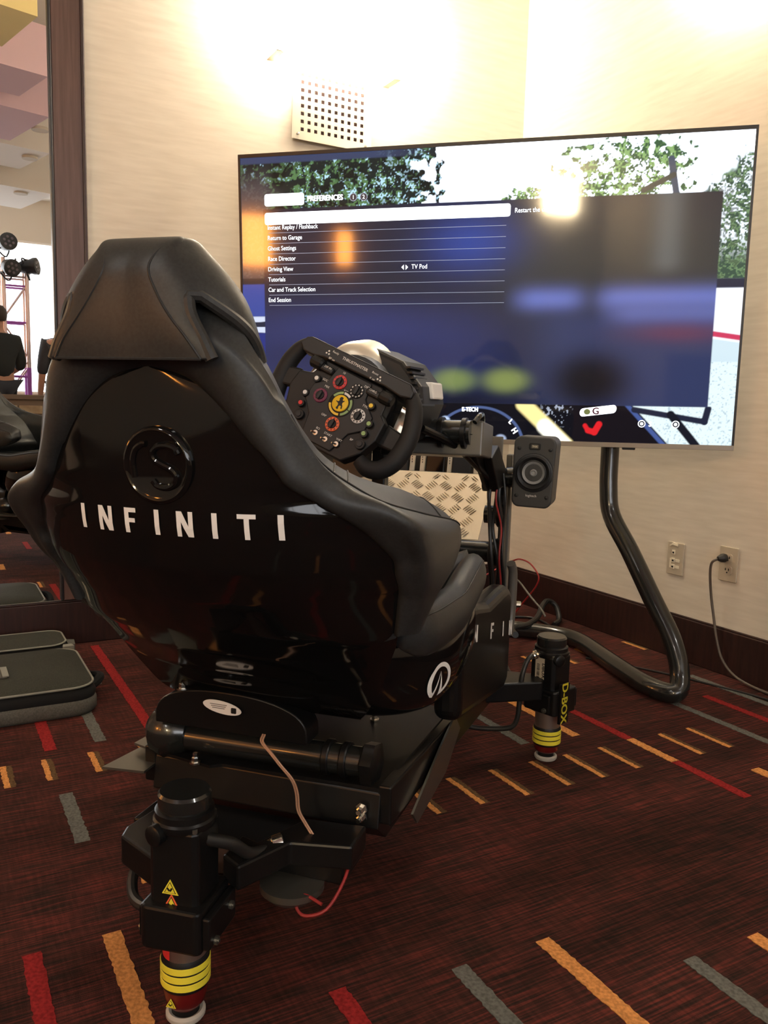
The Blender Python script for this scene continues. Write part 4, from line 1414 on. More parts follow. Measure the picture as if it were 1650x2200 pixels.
# pedals
ped = rig_thing('pedal_set', 'three black pedals between pale aluminium strips above the tread plate', 'pedals', (0, 1.32, .66))
PB = (0, 1.32, .66)
MB().box(q(1.35, 0, .655), (.32, .14, .02)).build('pedal_base', 'plastic', ped, off=PB, smooth=False, bevel=0.003)
MB().box(q(1.40, 0, .715), (.34, .02, .12)).build('pedal_back', 'grey_paint', ped, off=PB, smooth=False, bevel=0.003)
rp = Matrix.Rotation(R(-14), 3, 'X')
for x in (-.105, -.0, .075):
    pm = 'plastic2' if x != 0.0 else 'shell'
    o = MB().box(q(1.31, x, .705), (.055, .008, .095), rp).build('pedal', pm, ped, off=PB, smooth=False, bevel=0.004)
    MB().box(q(1.345, x, .69), (.02, .06, .02)).build('pedal_arm', 'frame', o, off=PB, smooth=False)
for x in (-.145, -.068, -.038, .040, .115):
    o = MB().box(q(1.315, x, .70), (.013, .010, .085), rp).build('pedal_strip', 'ivory', ped, off=PB, smooth=False, bevel=0.001)
    for k in range(5):
        MB().box(q(1.3095 - 0.0*k, x, .685+k*.007), (.0018, .001, .004), rp).build('strip_print', 'plastic', o, off=PB, smooth=False)

# ================================================================== STEERING WHEEL
WB = (0, 0.57, 0.854)
wl = rig_thing('steering_wheel', 'formula style racing steering wheel with yellow horse badge turned clockwise', 'steering wheel', WB)
wt_ = R(18)
wN = V(0, -math.cos(wt_), math.sin(wt_))
wX0, wY0 = V(1, 0, 0), V(0, math.sin(wt_), math.cos(wt_))
wa = R(-25)
wX = wX0*math.cos(wa) + wY0*math.sin(wa)
wY = -wX0*math.sin(wa) + wY0*math.cos(wa)


def wp(x, y, h=0.0):
    return V(*WB) + wX*(x-0.002) + wY*y + wN*h


def WP(b, name, m, parent=None, **kw):
    return b.build(name, m, parent or wl, off=WB, **kw)


def wpr(poly, h0, h1):
    return MB().prism(poly, wp, h0, h1)


plate = [(-.118, .022), (-.122, -.010), (-.108, -.050), (-.080, -.078), (-.052, -.100), (.058, -.096), (.086, -.066), (.100, -.030), (.098, .008), (.084, .018), (.080, .050), (.055, .066), (-.078, .064), (-.090, .030)]
wb_ = WP(wpr(plate, -.030, .0), 'wheel_body', 'plastic', smooth=False, bevel=0.003)
WP(wpr([(-.045, .062), (.035, .062), (.040, .03), (.072, .005), (.070, -.025), (.045, -.045), (.030, -.090), (-.040, -.092), (-.05, -.045), (-.075, -.02), (-.073, .012), (-.05, .03)], 0.0, .004),
   'face_plate', 'plastic2', smooth=False, bevel=0.002)
WP(wpr([(-.144, .070), (-.136, .086), (-.126, .091), (.108, .095), (.121, .084), (.122, .070), (.100, .064), (.062, .068), (-.078, .064), (-.104, .058), (-.128, .058)], -.020, .010), 'top_bar', 'plastic2', smooth=False, bevel=0.003)
WP(wpr([(-.140, .0835), (-.126, .091), (.108, .095), (.118, .088)], -.021, -.008), 'top_bar_edge', 'grey_paint', smooth=False)
gl = [(-.134, .078), (-.147, .062), (-.156, .035), (-.157, .005), (-.152, -.025), (-.140, -.055), (-.120, -.078), (-.100, -.088)]
gr = [(.112, .080), (.128, .062), (.141, .035), (.149, .005), (.150, -.025), (.145, -.052), (.130, -.074), (.108, -.082), (.086, -.076)]
for g in (gl, gr):
    n = len(g)
    WP(MB().tube([wp(x, y, -.008 - 0.01*math.sin(math.pi*i/(n-1))) for i, (x, y) in enumerate(g)], .017, 16, smooth=5, rad=[.013, .016, .0175, .018, .0185, .0185, .018, .017, .013][:n]), 'grip', 'rubber', smooth=True, angle=60)
WP(wpr([(-.155, .018), (-.118, .028), (-.115, -.012), (-.152, -.022)], -.024, -.006), 'spoke', 'plastic', smooth=False, bevel=0.004)
WP(wpr([(.095, .012), (.146, .006), (.146, -.03), (.096, -.034)], -.032, -.020), 'spoke', 'plastic', smooth=False, bevel=0.004)
WP(MB().tube([wp(-.10, -.085, -.012), wp(-.06, -.098, -.012)], .013, 12), 'grip_end', 'rubber')
for sg, poly in ((-1, [(-.124, .020), (-.085, .012), (-.080, .046), (-.098, .056), (-.122, .048)]), (1, [(.090, .060), (.122, .058), (.132, .040), (.130, .018), (.118, .004), (.098, .002)])):
    WP(wpr(poly, -.055, -.050), 'shift_paddle', 'steel', smooth=False, bevel=0.001)


def disc(x, y, r, h0, h1, m, name, parent=None, seg=24):
    return WP(MB().lathe([(r, h0), (r, h1-0.0008), (r*0.93, h1)], wp(x, y, 0), wN, seg), name, m, parent)


def dial(x, y, ring_m, r=.0145):
    d = disc(x, y, r, .003, .0065, ring_m, 'dial')
    disc(x, y, r*0.62, .004, .0085, 'plastic', 'dial_knob', d)
    WP(wpr([(x-.003, y-.009), (x+.003, y-.009), (x+.0035, y+.006), (x, y+.0105), (x-.0035, y+.006)], .006, .0125), 'dial_pointer', 'plastic2', d, smooth=False, bevel=0.001)
    for k in range(11):
        a = 2*math.pi*k/11
        WP(wpr([(x+r*0.81*math.cos(a)+dx*.0011, y+r*0.81*math.sin(a)+dy*.0014) for dx, dy in ((-1, -1), (1, -1), (1, 1), (-1, 1))], .006, .0069), 'dial_mark', 'plastic' if ring_m == 'white' else ('white' if ring_m == 'plastic' else 'red_cup'), d, smooth=False)
    return d


dial(-.025, .036, 'red')
dial(-.047, -.004, 'purple')
dial(.016, .036, 'plastic')
dial(.045, -.005, 'white')
dial(.007, -.042, 'orange')
hub = disc(0, 0, .0265, .003, .0055, 'plastic', 'hub_ring')
for a0, a1, m in ((60, 100, 'white'), (105, 160, 'lime'), (200, 290, 'badge'), (300, 345, 'lime'), (350, 405, 'lime')):
    pts = [(.024*math.cos(R(a)), .024*math.sin(R(a))) for a in np.linspace(a0, a1, 8)] + [(.0195*math.cos(R(a)), .0195*math.sin(R(a))) for a in np.linspace(a1, a0, 8)]
    WP(wpr(pts, .005, .006), 'hub_segment', m, hub, smooth=False)
bd = disc(0, 0, .0165, .004, .0095, 'badge', 'centre_badge', seg=32)
horse = [(-.0045, -.0105), (-.0025, -.0105), (-.0018, -.006), (.0005, -.0042), (.0032, -.0058), (.0024, -.0098), (.0045, -.0102), (.0052, -.0055), (.0042, -.0018), (.0052, .001), (.0078, .0022),
         (.0082, .0038), (.0052, .0034), (.0046, .006), (.006, .0085), (.0035, .0105), (.0012, .0102), (-.001, .0078), (-.0005, .0045), (-.003, .0028), (-.0062, .0046), (-.0068, .0034), (-.0035, .0006),
         (-.0026, -.002), (-.0038, -.005), (-.0062, -.0075)]
ww_ = R(25)
WP(wpr([((x*math.cos(ww_)-y*math.sin(ww_))*1.15, (x*math.sin(ww_)+y*math.cos(ww_))*1.15) for x, y in horse], .0094, .0102), 'horse_emblem', 'plastic', bd, smooth=False)


def button(x, y, ring_m, cap_m, r=.0078):
    o = disc(x, y, r, .0, .007, ring_m, 'button')
    disc(x, y, r*0.56, .004, .0085, cap_m, 'button_cap', o)


button(-.118, .077, 'plastic', 'green', .009)
button(.082, .079, 'plastic', 'orange', .009)
for x, y, c in ((-.072, .022, 'white'), (-.078, -.013, 'white'), (-.075, -.035, 'red'), (.058, .024, 'badge'), (.073, -.008, 'lime'), (.074, -.029, 'lime')):
    button(x, y, 'plastic', c)
button(-.066, -.056, 'plastic', 'plastic2', .010)
button(.078, -.050, 'plastic', 'plastic2', .010)
for x, y in ((-.015, -.072), (.010, -.074), (.035, -.072)):
    o = disc(x, y, .0055, .003, .0055, 'steel', 'toggle_switch')
    WP(MB().tube([wp(x, y, .005), wp(x-.005, y-.002, .014)], .0018, 8), 'toggle_lever', 'steel', o)
for x, sg in ((-.090, -1), (.075, 1)):
    kn = WP(MB().lathe([(.010, 0), (.0125, .003), (.0125, .024), (.009, .028)], wp(x-sg*.0-.012, .050, .004), wX, 12), 'thumb_wheel', 'plastic', smooth=False)
    WP(MB().box(wp(x-sg*.026, .047, .003), (.032, .014, .014), Matrix((wX, wN, wY)).transposed()), 'thumb_wheel_pod', 'plastic2', smooth=False, bevel=0.004)


def wtext(s, x, y, size, m='white', bold=0.0):
    text_part(s, size, lambda a, c: wp(x+a, y+c, .0042), 'wheel_lettering', m, wb_, off=WB, align='C', bold=bold)


text_part('THRUSTMASTER', .0082, lambda a, c: wp(-.014+a, .080+c, .0106), 'wheel_lettering', 'white', wb_, off=WB, align='C', bold=0.0003)
for s, x, y in (('10', -.027, .056), ('SOC', -.055, .027), ('MIX', -.044, .017), ('REF', -.004, .026), ('DIFF', .030, .052), ('TYRE', .048, .018), ('GRP', -.019, -.034), ('BO', -.015, -.062),
                ('START', .010, -.063), ('WET', .036, -.062), ('BP', .058, -.050)):
    wtext(s, x, y, .0062)
for s, x, y in (('DIF IN', -.060, .050), ('CHRG', .048, .050)):
    text_part(s, .006, lambda a, c, x=x, y=y: wp(x+a, y+c, .0112), 'wheel_lettering', 'white', wb_, off=WB, align='C')
for s, x, y in (('Ready', -.062, .082), ('BP on', -.063, .068), ('Boost', .033, .082), ('K on', .033, .070)):
    text_part(s, .006, lambda a, c, x=x, y=y: wp(x+a, y+c, .0106), 'wheel_lettering', 'white', wb_, off=WB, align='C')
for cx_ in (-.077, .046):
    for dx, dy in ((0, .0035), (-.003, -.002), (.003, -.002)):
        WP(MB().cyl(wp(cx_+dx, .076+dy, .0095), wp(cx_+dx, .076+dy, .0108), .0018, 10), 'indicator_dot', 'white', wb_)

# wheel base
wbse = rig_thing('wheel_base', 'black motor housing with silver cap behind the steering wheel', 'wheel base', (0.02, .70, .74))
BB = (0.02, .70, .74)


def bpp(x, z, h):
    return V(x, h + 0.25*(z-.85), z)


hp = [(-.10, .765), (.060, .765), (.112, .79), (.135, .86), (.128, .895), (.085, .945), (.02, .972), (-.04, .972), (-.09, .94), (-.125, .88), (-.125, .80)]
bse = MB().prism(hp, bpp, .66, .84).build('housing', 'plastic', wbse, off=BB, smooth=False, bevel=0.010, seg=3)
MB().lathe([(.0, -.004), (.045, .0), (.060, .012), (.066, .03), (.066, .10), (.05, .12), (.0, .125)], V(-.018, .665, .915), (0, 1, .12), 36).build('silver_cap', 'cap_metal', wbse, off=BB)
MB().lathe([(.085, 0), (.088, .02), (.080, .05), (.04, .055)], V(-.005, .66, .865), (0, -1, .2), 32).build('front_ring', 'plastic2', wbse, off=BB)
MB().cyl(V(-.003, .58, .856), V(-.003, .68, .83), .022, 20).build('steering_shaft', 'frame', wbse, off=BB)
MB().prism([(.112, .905), (.135, .905), (.142, .87), (.125, .87)], bpp, .72, .80).build('clamp_cover', 'white', wbse, off=BB, smooth=False, bevel=0.004)
for k in range(8):
    MB().box(bpp(.100+k*.0045, .932-k*.0105, .70), (.010, .10, .004)).build('cooling_fin', 'plastic2', wbse, off=BB, smooth=False)
logo = MB().lathe([(.0098, 0), (.0098, .0018), (.0085, .0022)], V(.096, .638, .786), (0, -1, .1), 24).build('round_logo', 'grey_paint', wbse, off=BB)
for a in (45, -45):
    MB().box(V(.096, .6355, .786), (.003, .001, .017), Matrix.Rotation(R(a), 3, 'Y')).build('logo_stroke', 'plastic', logo, off=BB, smooth=False)
MB().box(V(.085, .655, .80), (.06, .03, .085)).build('switch_panel', 'plastic', wbse, off=BB, smooth=False, bevel=0.004)

# ================================================================== SATELLITE SPEAKER
SPB = (.305, 1.06, .70)
spk = rig_thing('satellite_speaker', 'small dark satellite loudspeaker on the right of the tread plate', 'speaker', SPB)


def sp_(x, z, h):
    """h towards the driver"""
    t = R(1.5)
    return V(.3045 + x*math.cos(t)+z*math.sin(t), 1.06-h, .705 - x*math.sin(t)+z*math.cos(t))


outl = []
for x, z in rrect(.098, .166, .016, 6):
    k = 1.0 + 0.03*(z/.083)
    outl.append((x*k, z + (0.004*(1-(x/.049)**2) if z > 0 else -0.004*(1-(x/.049)**2))))
cab = MB().prism(outl, sp_, -.10, 0.0).build('cabinet', 'spk', spk, off=SPB, smooth=False, bevel=0.004, seg=3)
spn = V(0, -1, 0)
MB().lathe([(.047, 0), (.046, .004), (.042, .005), (.040, .003)], sp_(0.001, -.001, 0), spn, 40, caps=False).build('driver_ring', 'plastic2', spk, off=SPB)
MB().lathe([(.0415, .003), (.038, .0045), (.034, .003), (.031, .0005), (.027, .0012), (.014, -.010), (.0001, -.010)], sp_(0.001, -.001, 0.002), spn, 40, caps=False).build('driver_surround', 'plastic', spk, off=SPB)
MB().lathe([(.027, .0015), (.013, -.008)], sp_(0.001, -.001, 0.0025), spn, 40, caps=False).build('cone', 'cone', spk, off=SPB)
MB().lathe([(.009, -.009), (.0085, .001), (.006, .003), (.004, .001), (.0, .0012)], sp_(0.001, -.001, 0.002), spn, 24, caps=False).build('phase_plug', 'cone', spk, off=SPB)
bg = MB().prism([(x, z+.062) for x, z in rrect(.027, .016, .004)], sp_, 0, .002).build('badge_plate', 'plastic', spk, off=SPB, smooth=False, bevel=0.001)
MB().prism([(x, z+.062) for x, z in rrect(.016, .008, .001)], sp_, .0015, .0026).build('badge_mark', 'frame_hi', bg, off=SPB, smooth=False)
text_part('THX', .006, lambda a, c: sp_(a, .062+c, .003), 'badge_lettering', 'ivory', bg, off=SPB, align='C')
text_part('logitech', .0085, lambda a, c: sp_(a-.001, -.057+c, .0008), 'brand_lettering', 'white', spk, off=SPB, align='C')
for x, z in ((-.037, .056), (.037, .056), (-.036, -.058), (.036, -.058)):
    o = MB().lathe([(.0045, 0), (.004, .0025), (.002, .003)], sp_(x, z, 0), spn, 14).build('screw', 'plastic2', spk, off=SPB)
    MB().lathe([(.0018, 0), (.0018, .0035)], sp_(x, z, 0), spn, 6).build('screw_socket', 'stitch', o, off=SPB)


# ================================================================== MOTION ACTUATORS
def actuator(label, u, v, face, rear):
    B0 = (v, u, 0)
    t = rig_thing('motion_actuator', label, 'actuator', B0, 'motion actuators under the simulator')
    t.rotation_euler = (0, 0, RIG_RZ + face)

    def A(b, name, m, parent=None, **kw):
        return b.build(name, m, parent or t, **kw)
    A(MB().lathe([(.0255, .0), (.0275, .003), (.0275, .008), (.0235, .011), (.0195, .009), (.0195, .003)], (0, 0, 0), (0, 0, 1), 32), 'foot_ring', 'rubber_ring')
    A(MB().lathe([(.019, .003), (.019, .020), (.023, .026)], (0, 0, 0), (0, 0, 1), 32), 'piston', 'plastic')
    dz = 0.0 if rear else -.013
    A(MB().lathe([(.021, .018), (.027, .026+dz*.3), (.030, .040+dz), (.0315, .056+dz)], (0, 0, 0), (0, 0, 1), 36), 'red_cup', 'red_cup')
    bs_ = A(MB().lathe([(.0325, .052+dz), (.0335, .055+dz), (.0335, .093+dz), (.0315, .098+dz)], (0, 0, 0), (0, 0, 1), 40), 'band_sleeve', 'plastic')
    for k in range(3):
        A(MB().lathe([(.0335, 0), (.0345, .0006), (.0345, .0092), (.0335, .0098)], (0, 0, .057+dz+k*.0122), (0, 0, 1), 40), 'yellow_band', 'yellow', bs_)
    sl = A(MB().lathe([(.0305, .095+dz), (.0305, .132)], (0, 0, 0), (0, 0, 1), 40), 'sleeve', 'sleeve')
    if rear:
        pts = [[V(.0309*math.cos(R(a)), .0309*math.sin(R(a)), z) for a in range(-172, -100, 6)] for z in (.099, .128)]
        A(MB().grid(pts), 'red_patch', 'red', sl)
        tri = lambda s_, cx, cz, r: [(cx+s_*x, cz+s_*z) for x, z in ((-.5, -.4), (.5, -.4), (0, .45))]
        pass
    blk = A(MB().prism([(-.043, -.044), (-.036, -.050), (.040, -.050), (.046, -.044), (.046, .040), (.040, .048), (-.036, .048), (-.043, .040)], XY, .127, .188), 'mount_block', 'frame', smooth=False, bevel=0.004)
    A(MB().box((.051, .0, .156), (.012, .085, .046)), 'clamp_plate', 'frame', blk, smooth=False, bevel=0.003)
    A(MB().box((-.046, .0, .156), (.008, .075, .046)), 'clamp_plate', 'frame', blk, smooth=False, bevel=0.003)
    for sx in (1, -1):
        for yy, zz in ((-.025, .140), (.022, .162)):
            A(MB().lathe([(.006, 0), (.006, .004), (.003, .004), (.003, .006)], (sx*.057 if sx > 0 else -.05, yy, zz), (sx, 0, 0), 12), 'bolt', 'frame_hi', blk, smooth=False)
    H_ = .335 if rear else .312
    body = A(MB().prism([(-.036, -.030), (-.028, -.036), (.028, -.036), (.036, -.030), (.036, .030), (.028, .036), (-.028, .036), (-.036, .030)], XY, .185, H_-.045), 'motor_body', 'frame', smooth=False, bevel=0.003)
    A(MB().lathe([(.041, 0), (.0425, .003), (.0425, .010), (.040, .013), (.040, .022), (.037, .024)], (0, 0, H_-.048), (0, 0, 1), 32), 'motor_cap', 'frame', body)
    A(MB().lathe([(.035, 0), (.036, .004), (.036, .020), (.033, .024), (.0, .0245)], (0, 0, H_-.025), (0, 0, 1), 32), 'top_cap', 'black_tube', body)
    for k in range(4):
        a = R(45+90*k)
        A(MB().cyl((.041*math.cos(a), .041*math.sin(a), H_-.06), (.041*math.cos(a), .041*math.sin(a), H_-.040), .004, 10), 'tie_bolt', 'frame_hi', body)
    A(MB().lathe([(.014, 0), (.014, .012), (.011, .014)], (-.02, -.034, H_-.05), (-.3, -1, 0), 16), 'connector', 'frame', body)
    return t, body, blk, A


def tri_decal(A, par, cx, cz, s_, y, m1='yellow', m2='plastic'):
    o = A(MB().prism([(cx-.5*s_, cz-.42*s_), (cx+.5*s_, cz-.42*s_), (cx, cz+.46*s_)], lambda x, z, h: V(x, y-h, z), 0, .0008), 'warning_sticker', m1, par, smooth=False)
    A(MB().prism([(cx-.36*s_, cz-.34*s_), (cx+.36*s_, cz-.34*s_), (cx, cz+.33*s_)], lambda x, z, h: V(x, y-h, z), .0008, .0011), 'sticker_border', m2, o, smooth=False)
    A(MB().prism([(cx-.30*s_, cz-.31*s_), (cx+.30*s_, cz-.31*s_), (cx, cz+.26*s_)], lambda x, z, h: V(x, y-h, z), .0011, .0014), 'sticker_face', 'yellow', o, smooth=False)
    for dx in (-.09, .07):
        A(MB().box((cx+dx*s_, y-.0016, cz-.12*s_), (.10*s_, .0006, .22*s_), Matrix.Rotation(R(-40 if dx < 0 else 30), 3, 'Y')), 'sticker_symbol', m2, o, smooth=False)


# rear actuator: front face turned to the camera
t1, body1, blk1, A1 = actuator('rear motion actuator in the foreground with yellow warning triangles', 0.0, 0.0, R(4), True)
tri_decal(A1, body1, -.003, .212, .024, -.0362)
tri_decal(A1, body1, -.001, .190, .028, -.0365, 'orange')
tri_decal(A1, blk1, -.006, .038, .015, -.0312)
# side actuator
t2, body2, blk2, A2 = actuator('front right motion actuator with yellow lettering on its side', 1.06, 0.37, R(60), False)
A2(MB().box((-.012, -.0525, .158), (.034, .006, .098)), 'logo_strip', 'frame', body2, smooth=False)
text_part('D-BOX', .032, lambda a, c: V(-.024+c, -.0562, .210-a), 'brand_lettering', 'yellow', body2, align='L', bold=0.0010)
lb = A2(MB().box((-.0368, .004, .222), (.0012, .026, .078)), 'silver_label', 'offwhite', body2, smooth=False)
text_part('DBOX', .013, lambda a, c: V(-.0378, -.0075-c+.004, .250-a), 'label_lettering', 'plastic', body2, align='L', bold=0.0004)
for k in range(12):
    A2(MB().box((-.0377, .008, .245-k*.0032), (.0006, .008, random.choice((.0008, .0014, .002)))), 'label_print', 'plastic', body2, smooth=False)
A2(MB().lathe([(.008, 0), (.0105, .002), (.0105, .012), (.0075, .014), (.0075, .022), (.0055, .024)], (-.036, .012, .270), (-1, -.1, -.1), 12), 'cable_gland', 'steel', body2, smooth=False)
cg = MB().tube([(-.060, .012, .268), (-.078, .012, .258), (-.092, .014, .22), (-.094, .016, .16), (-.096, .018, .12), (-.105, .03, .095), (-.13, .07, .085), (-.16, .11, .085), (-.18, .14, .10)], .0062, 12, smooth=5).build('power_lead', 'cable', t2)

# ================================================================== CABLES ON THE RIG
cb = rig_thing('cable_bundle', 'black and red cables hanging down beside the tread plate', 'cables', (.24, 1.07, .3))
CB = (.24, 1.07, .3)
for i, (dx, dy, m, r) in enumerate(((0, 0, 'cable', .0045), (.012, .01, 'cable', .004), (.020, -.005, 'cable_red', .0022), (.018, .02, 'cable', .005), (.024, .015, 'cable', .003), (-.008, .01, 'cable', .004))):
    pts = [q(1.03+dy, .212+dx, .70), q(1.02+dy, .214+dx+random.uniform(-.01, .01), .64), q(1.035+dy, .214+dx+random.uniform(-.012, .012), .57), q(1.03+dy, .218+dx, .50), q(1.05+dy, .222+dx, .43), q(1.06+dy, .222+dx, .36), q(1.07+dy, .215+dx, .25)]
    MB().tube(pts, r, 8, smooth=5).build('cable', m, cb, off=CB)
MB().tube([q(1.06, .262, .48), q(1.075, .266, .45), q(1.075, .266, .36), q(1.06, .264, .30)], .011, 12, smooth=5).build('conduit', 'grey_paint', cb, off=CB)
MB().lathe([(.006, 0), (.008, .002), (.008, .012), (.005, .014)], q(1.10, .272, .37), (1, .2, 0), 10).build('cable_gland', 'steel', cb, off=CB)

# cables lying behind the rig
for nm, lab, m, r, pts in (
        ('red_cable', 'thin red cable arching from the rig against the right wall', 'cable_red', .0032, [(2.0, 2.75, .15), (2.08, 2.72, .20), (2.12, 2.68, .232), (2.12, 2.636, .243), (2.12, 2.575, .235), (2.12, 2.523, .195), (2.12, 2.539, .147), (2.12, 2.60, .08), (2.1, 2.65, .006)]),
        ('thick_cable', 'thick black cable curving over the carpet behind the front actuator', 'cable', .011, [(1.72, 2.15, .10), (1.80, 2.27, .075), (1.868, 2.343, .06), (1.941, 2.36, .058), (2.03, 2.41, .065), (2.11, 2.48, .085), (2.18, 2.53, .088), (2.215, 2.52, .065), (2.20, 2.48, .02), (2.15, 2.45, .012)]),
        ('black_cable', 'tangled thin black cable on the floor by the baseboard', 'cable', .005, [(1.60, 2.0, .006), (1.75, 2.25, .006), (1.95, 2.45, .006), (2.1, 2.4, .006), (2.15, 2.6, .006), (1.9, 2.65, .006), (1.7, 2.4, .006)]),
        ('grey_cable', 'straight grey cable slanting down to the baseboard', 'grey_paint', .004, [(1.98, 2.51, .21), (2.0, 2.485, .185), (2.0, 2.42, .146), (2.0, 2.357, .113), (2.0, 2.33, .09)])):
    tag(MB().tube(pts, r, 10, smooth=6).build(nm, m), lab, 'cable')

# loose two-core wire at the back of the seat
wire = rig_thing('speaker_wire', 'loose copper coloured two-core wire hanging behind the seat', 'wire', (.09, .15, .25))
wpts = [(.034, .168, .352), (.036, .158, .344), (.055, .150, .332), (.072, .148, .316), (.090, .150, .296), (.097, .152, .275), (.101, .15, .25), (.112, .15, .232), (.127, .148, .214)]
for dx in (0, .0035):
    MB().tube([V(x+dx, y, z) for x, y, z in wpts], .0015, 8, smooth=5).build('wire_core', 'cable_copper', wire, off=(.09, .15, .25))
rw = MB().tube([RIG_M @ V(*p) for p in ((.185, .16, .19), (.185, .13, .165), (.17, .10, .135), (.14, .09, .125), (.125, .095, .135), (.135, .10, .15), (.165, .095, .145))], .0024, 8, smooth=5).build('loop_wire', 'cable_red')
tag(rw, 'small looped red wire dangling under the rear bracket', 'wire')

# ================================================================== SOFT CASE ON THE FLOOR
case = thing('soft_case', 'olive grey soft carrying case with pale piping lying on the carpet', 'bag', (0.06, 2.45, 0))
CO = case.location


def rr_ring(x0, x1, y0, y1, r, z, wob=0.0, n=6):
    pts = rrect(x1-x0, y1-y0, r, n)
    return [V((x0+x1)/2+x, (y0+y1)/2+y, z + wob*math.sin(9*x+3)*math.cos(7*y)) for x, y in pts]


X0, X1, Y0, Y1 = -.42, .398, 2.262, 2.66
MB().loft([rr_ring(X0+.01, X1-.01, Y0+.01, Y1-.01, .05, 0.0), rr_ring(X0, X1, Y0, Y1, .06, .012), rr_ring(X0, X1, Y0, Y1, .06, .038), rr_ring(X0+.004, X1-.004, Y0+.004, Y1-.004, .06, .045)]).build('base_tray', 'bag_base', case, off=CO, angle=60)
MB().loft([rr_ring(X0+.004, X1-.004, Y0+.004, Y1-.004, .06, .043), rr_ring(X0+.001, X1-.001, Y0+.001, Y1-.001, .06, .058), rr_ring(X0+.012, X1-.012, Y0+.012, Y1-.012, .06, .078, .004)]).build('mesh_side', 'bag_dark', case, off=CO, angle=60)
lid_ring = rr_ring(X0+.008, X1-.008, Y0+.008, Y1-.008, .06, .080, .006)
MB().loft([rr_ring(X0+.012, X1-.012, Y0+.012, Y1-.012, .06, .076, .004), lid_ring, rr_ring(X0+.03, X1-.03, Y0+.03, Y1-.03, .05, .090, .006), rr_ring(X0+.15, X1-.15, Y0+.13, Y1-.13, .03, .096, .004)]).build('lid', 'bag', case, off=CO, angle=70)
MB().tube(lid_ring+[lid_ring[0]], .0032, 8).build('piping', 'piping', case, off=CO)
MB().prism([(x+.12, y+2.43) for x, y in rrect(.12, .085, .006)], lambda x, y, h: V(x, y, .094+h), 0, .003).build('name_pocket', 'bag_base', case, off=CO, smooth=False)
MB().box((.175, 2.43, .0985), (.016, .085, .003)).build('pocket_trim', 'piping', case, off=CO, smooth=False)
MB().box((.10, 2.43, .0985), (.075, .035, .002)).build('name_card', 'offwhite', case, off=CO, smooth=False)
MB().tube([(.385, 2.35, .05), (.42, 2.40, .055), (.428, 2.46, .045), (.415, 2.50, .035), (.395, 2.50, .04)], .013, 8, smooth=5).build('side_handle', 'bag_dark', case, off=CO)
MB().prism([(.40, 2.44), (.425, 2.47), (.432, 2.43), (.415, 2.42)], lambda x, y, h: V(x, y, .028+h), 0, .012).build('zip_tab', 'piping', case, off=CO, smooth=False)
lid2 = thing('case_lid', 'folded-back dark lid of the soft case beside the mirror', 'bag lid', (0.03, 2.80, 0))
LO = lid2.location
MB().loft([rr_ring(-.42, .375, 2.705, 2.885, .04, 0.0), rr_ring(-.43, .385, 2.70, 2.89, .05, .02), rr_ring(-.43, .385, 2.70, 2.89, .05, .065), rr_ring(-.42, .375, 2.71, 2.88, .05, .075, .005)]).build('lid_side', 'bag_dark', lid2, off=LO, angle=60)
r2_ = rr_ring(-.425, .38, 2.705, 2.885, .05, .078, .005)
MB().loft([rr_ring(-.42, .375, 2.71, 2.88, .05, .074, .005), r2_, rr_ring(-.39, .345, 2.74, 2.85, .04, .088, .005)]).build('lid_top', 'bag', lid2, off=LO, angle=70)
MB().tube(r2_+[r2_[0]], .0028, 8).build('piping', 'piping', lid2, off=LO)
MB().prism([(.385, 2.72), (.405, 2.725), (.41, 2.78), (.385, 2.79)], lambda x, y, h: V(x, y, .02+h), 0, .05).build('corner_tab', 'bag_base', lid2, off=LO, smooth=False)
MB().prism([(.36, 2.672), (.395, 2.675), (.39, 2.70), (.365, 2.70)], lambda x, y, h: V(x, y, .05+h), 0, .03).build('torn_flap', 'piping', lid2, off=LO, smooth=False)

# ================================================================== THINGS BEHIND THE CAMERA, SEEN IN THE MIRROR
hw = thing('brick_half_wall', 'low tan brick partition seen in the mirror below the window', 'half wall', (0.3, -3.7, 0))
HO = hw.location
MB().box((-.55, -3.70, .40), (3.6, .10, .80)).build('wall_core', 'mortar', hw, off=HO, smooth=False)
MB().box((-.55, -3.70, .82), (3.64, .16, .05)).build('coping', 'mortar', hw, off=HO, smooth=False, bevel=0.005)
bm_ = MB().box((0, 0, 0), (.23, .03, .085)).build('brick', 'brick', hw, smooth=False, bevel=0.004)
first = True
for r_i in range(7):
    for c_i in range(-2, 5):
        x = .0 + c_i*.245 + (0.1225 if r_i % 2 else 0) + .05
        if x > 1.1:
            continue
        o = bm_ if first else bm_.copy()
        if not first:
            COL.objects.link(o)
            o.parent = hw
        first = False
        o.location = V(x, -3.642, .06 + r_i*.105) - V(*HO)

TX = 0.99
truss = thing('lighting_truss', 'aluminium lighting truss tower standing in front of the bright window', 'truss', (TX, -4.55, 0))
TO = truss.location
for sx in (-.12, .12):
    for sy in (-.12, .12):
        MB().cyl((TX+sx, -4.55+sy, 0), (TX+sx, -4.55+sy, 2.35), .025, 12).build('chord', 'truss', truss, off=TO)
        MB().cyl((TX+sx, -4.55+sy, .55), (TX+sx, -4.55+sy, 1.15), .0265, 12).build('chord_purple_light', 'truss_lit_purple', truss, off=TO)  # thin skin that paints purple light on the lower chord
for k, z in enumerate((.3, .75, 1.05, 1.2, 1.65, 2.05, 2.15)):
    for s_ in (-1, 1):
        MB().cyl((TX-.12, -4.55+s_*.12, z), (TX+.12, -4.55+s_*.12, z), .012, 8).build('brace', 'truss_lit_purple' if k % 3 else 'truss', truss, off=TO)
        MB().cyl((TX+s_*.12, -4.67, z), (TX+s_*.12, -4.43, z), .012, 8).build('brace', 'truss', truss, off=TO)
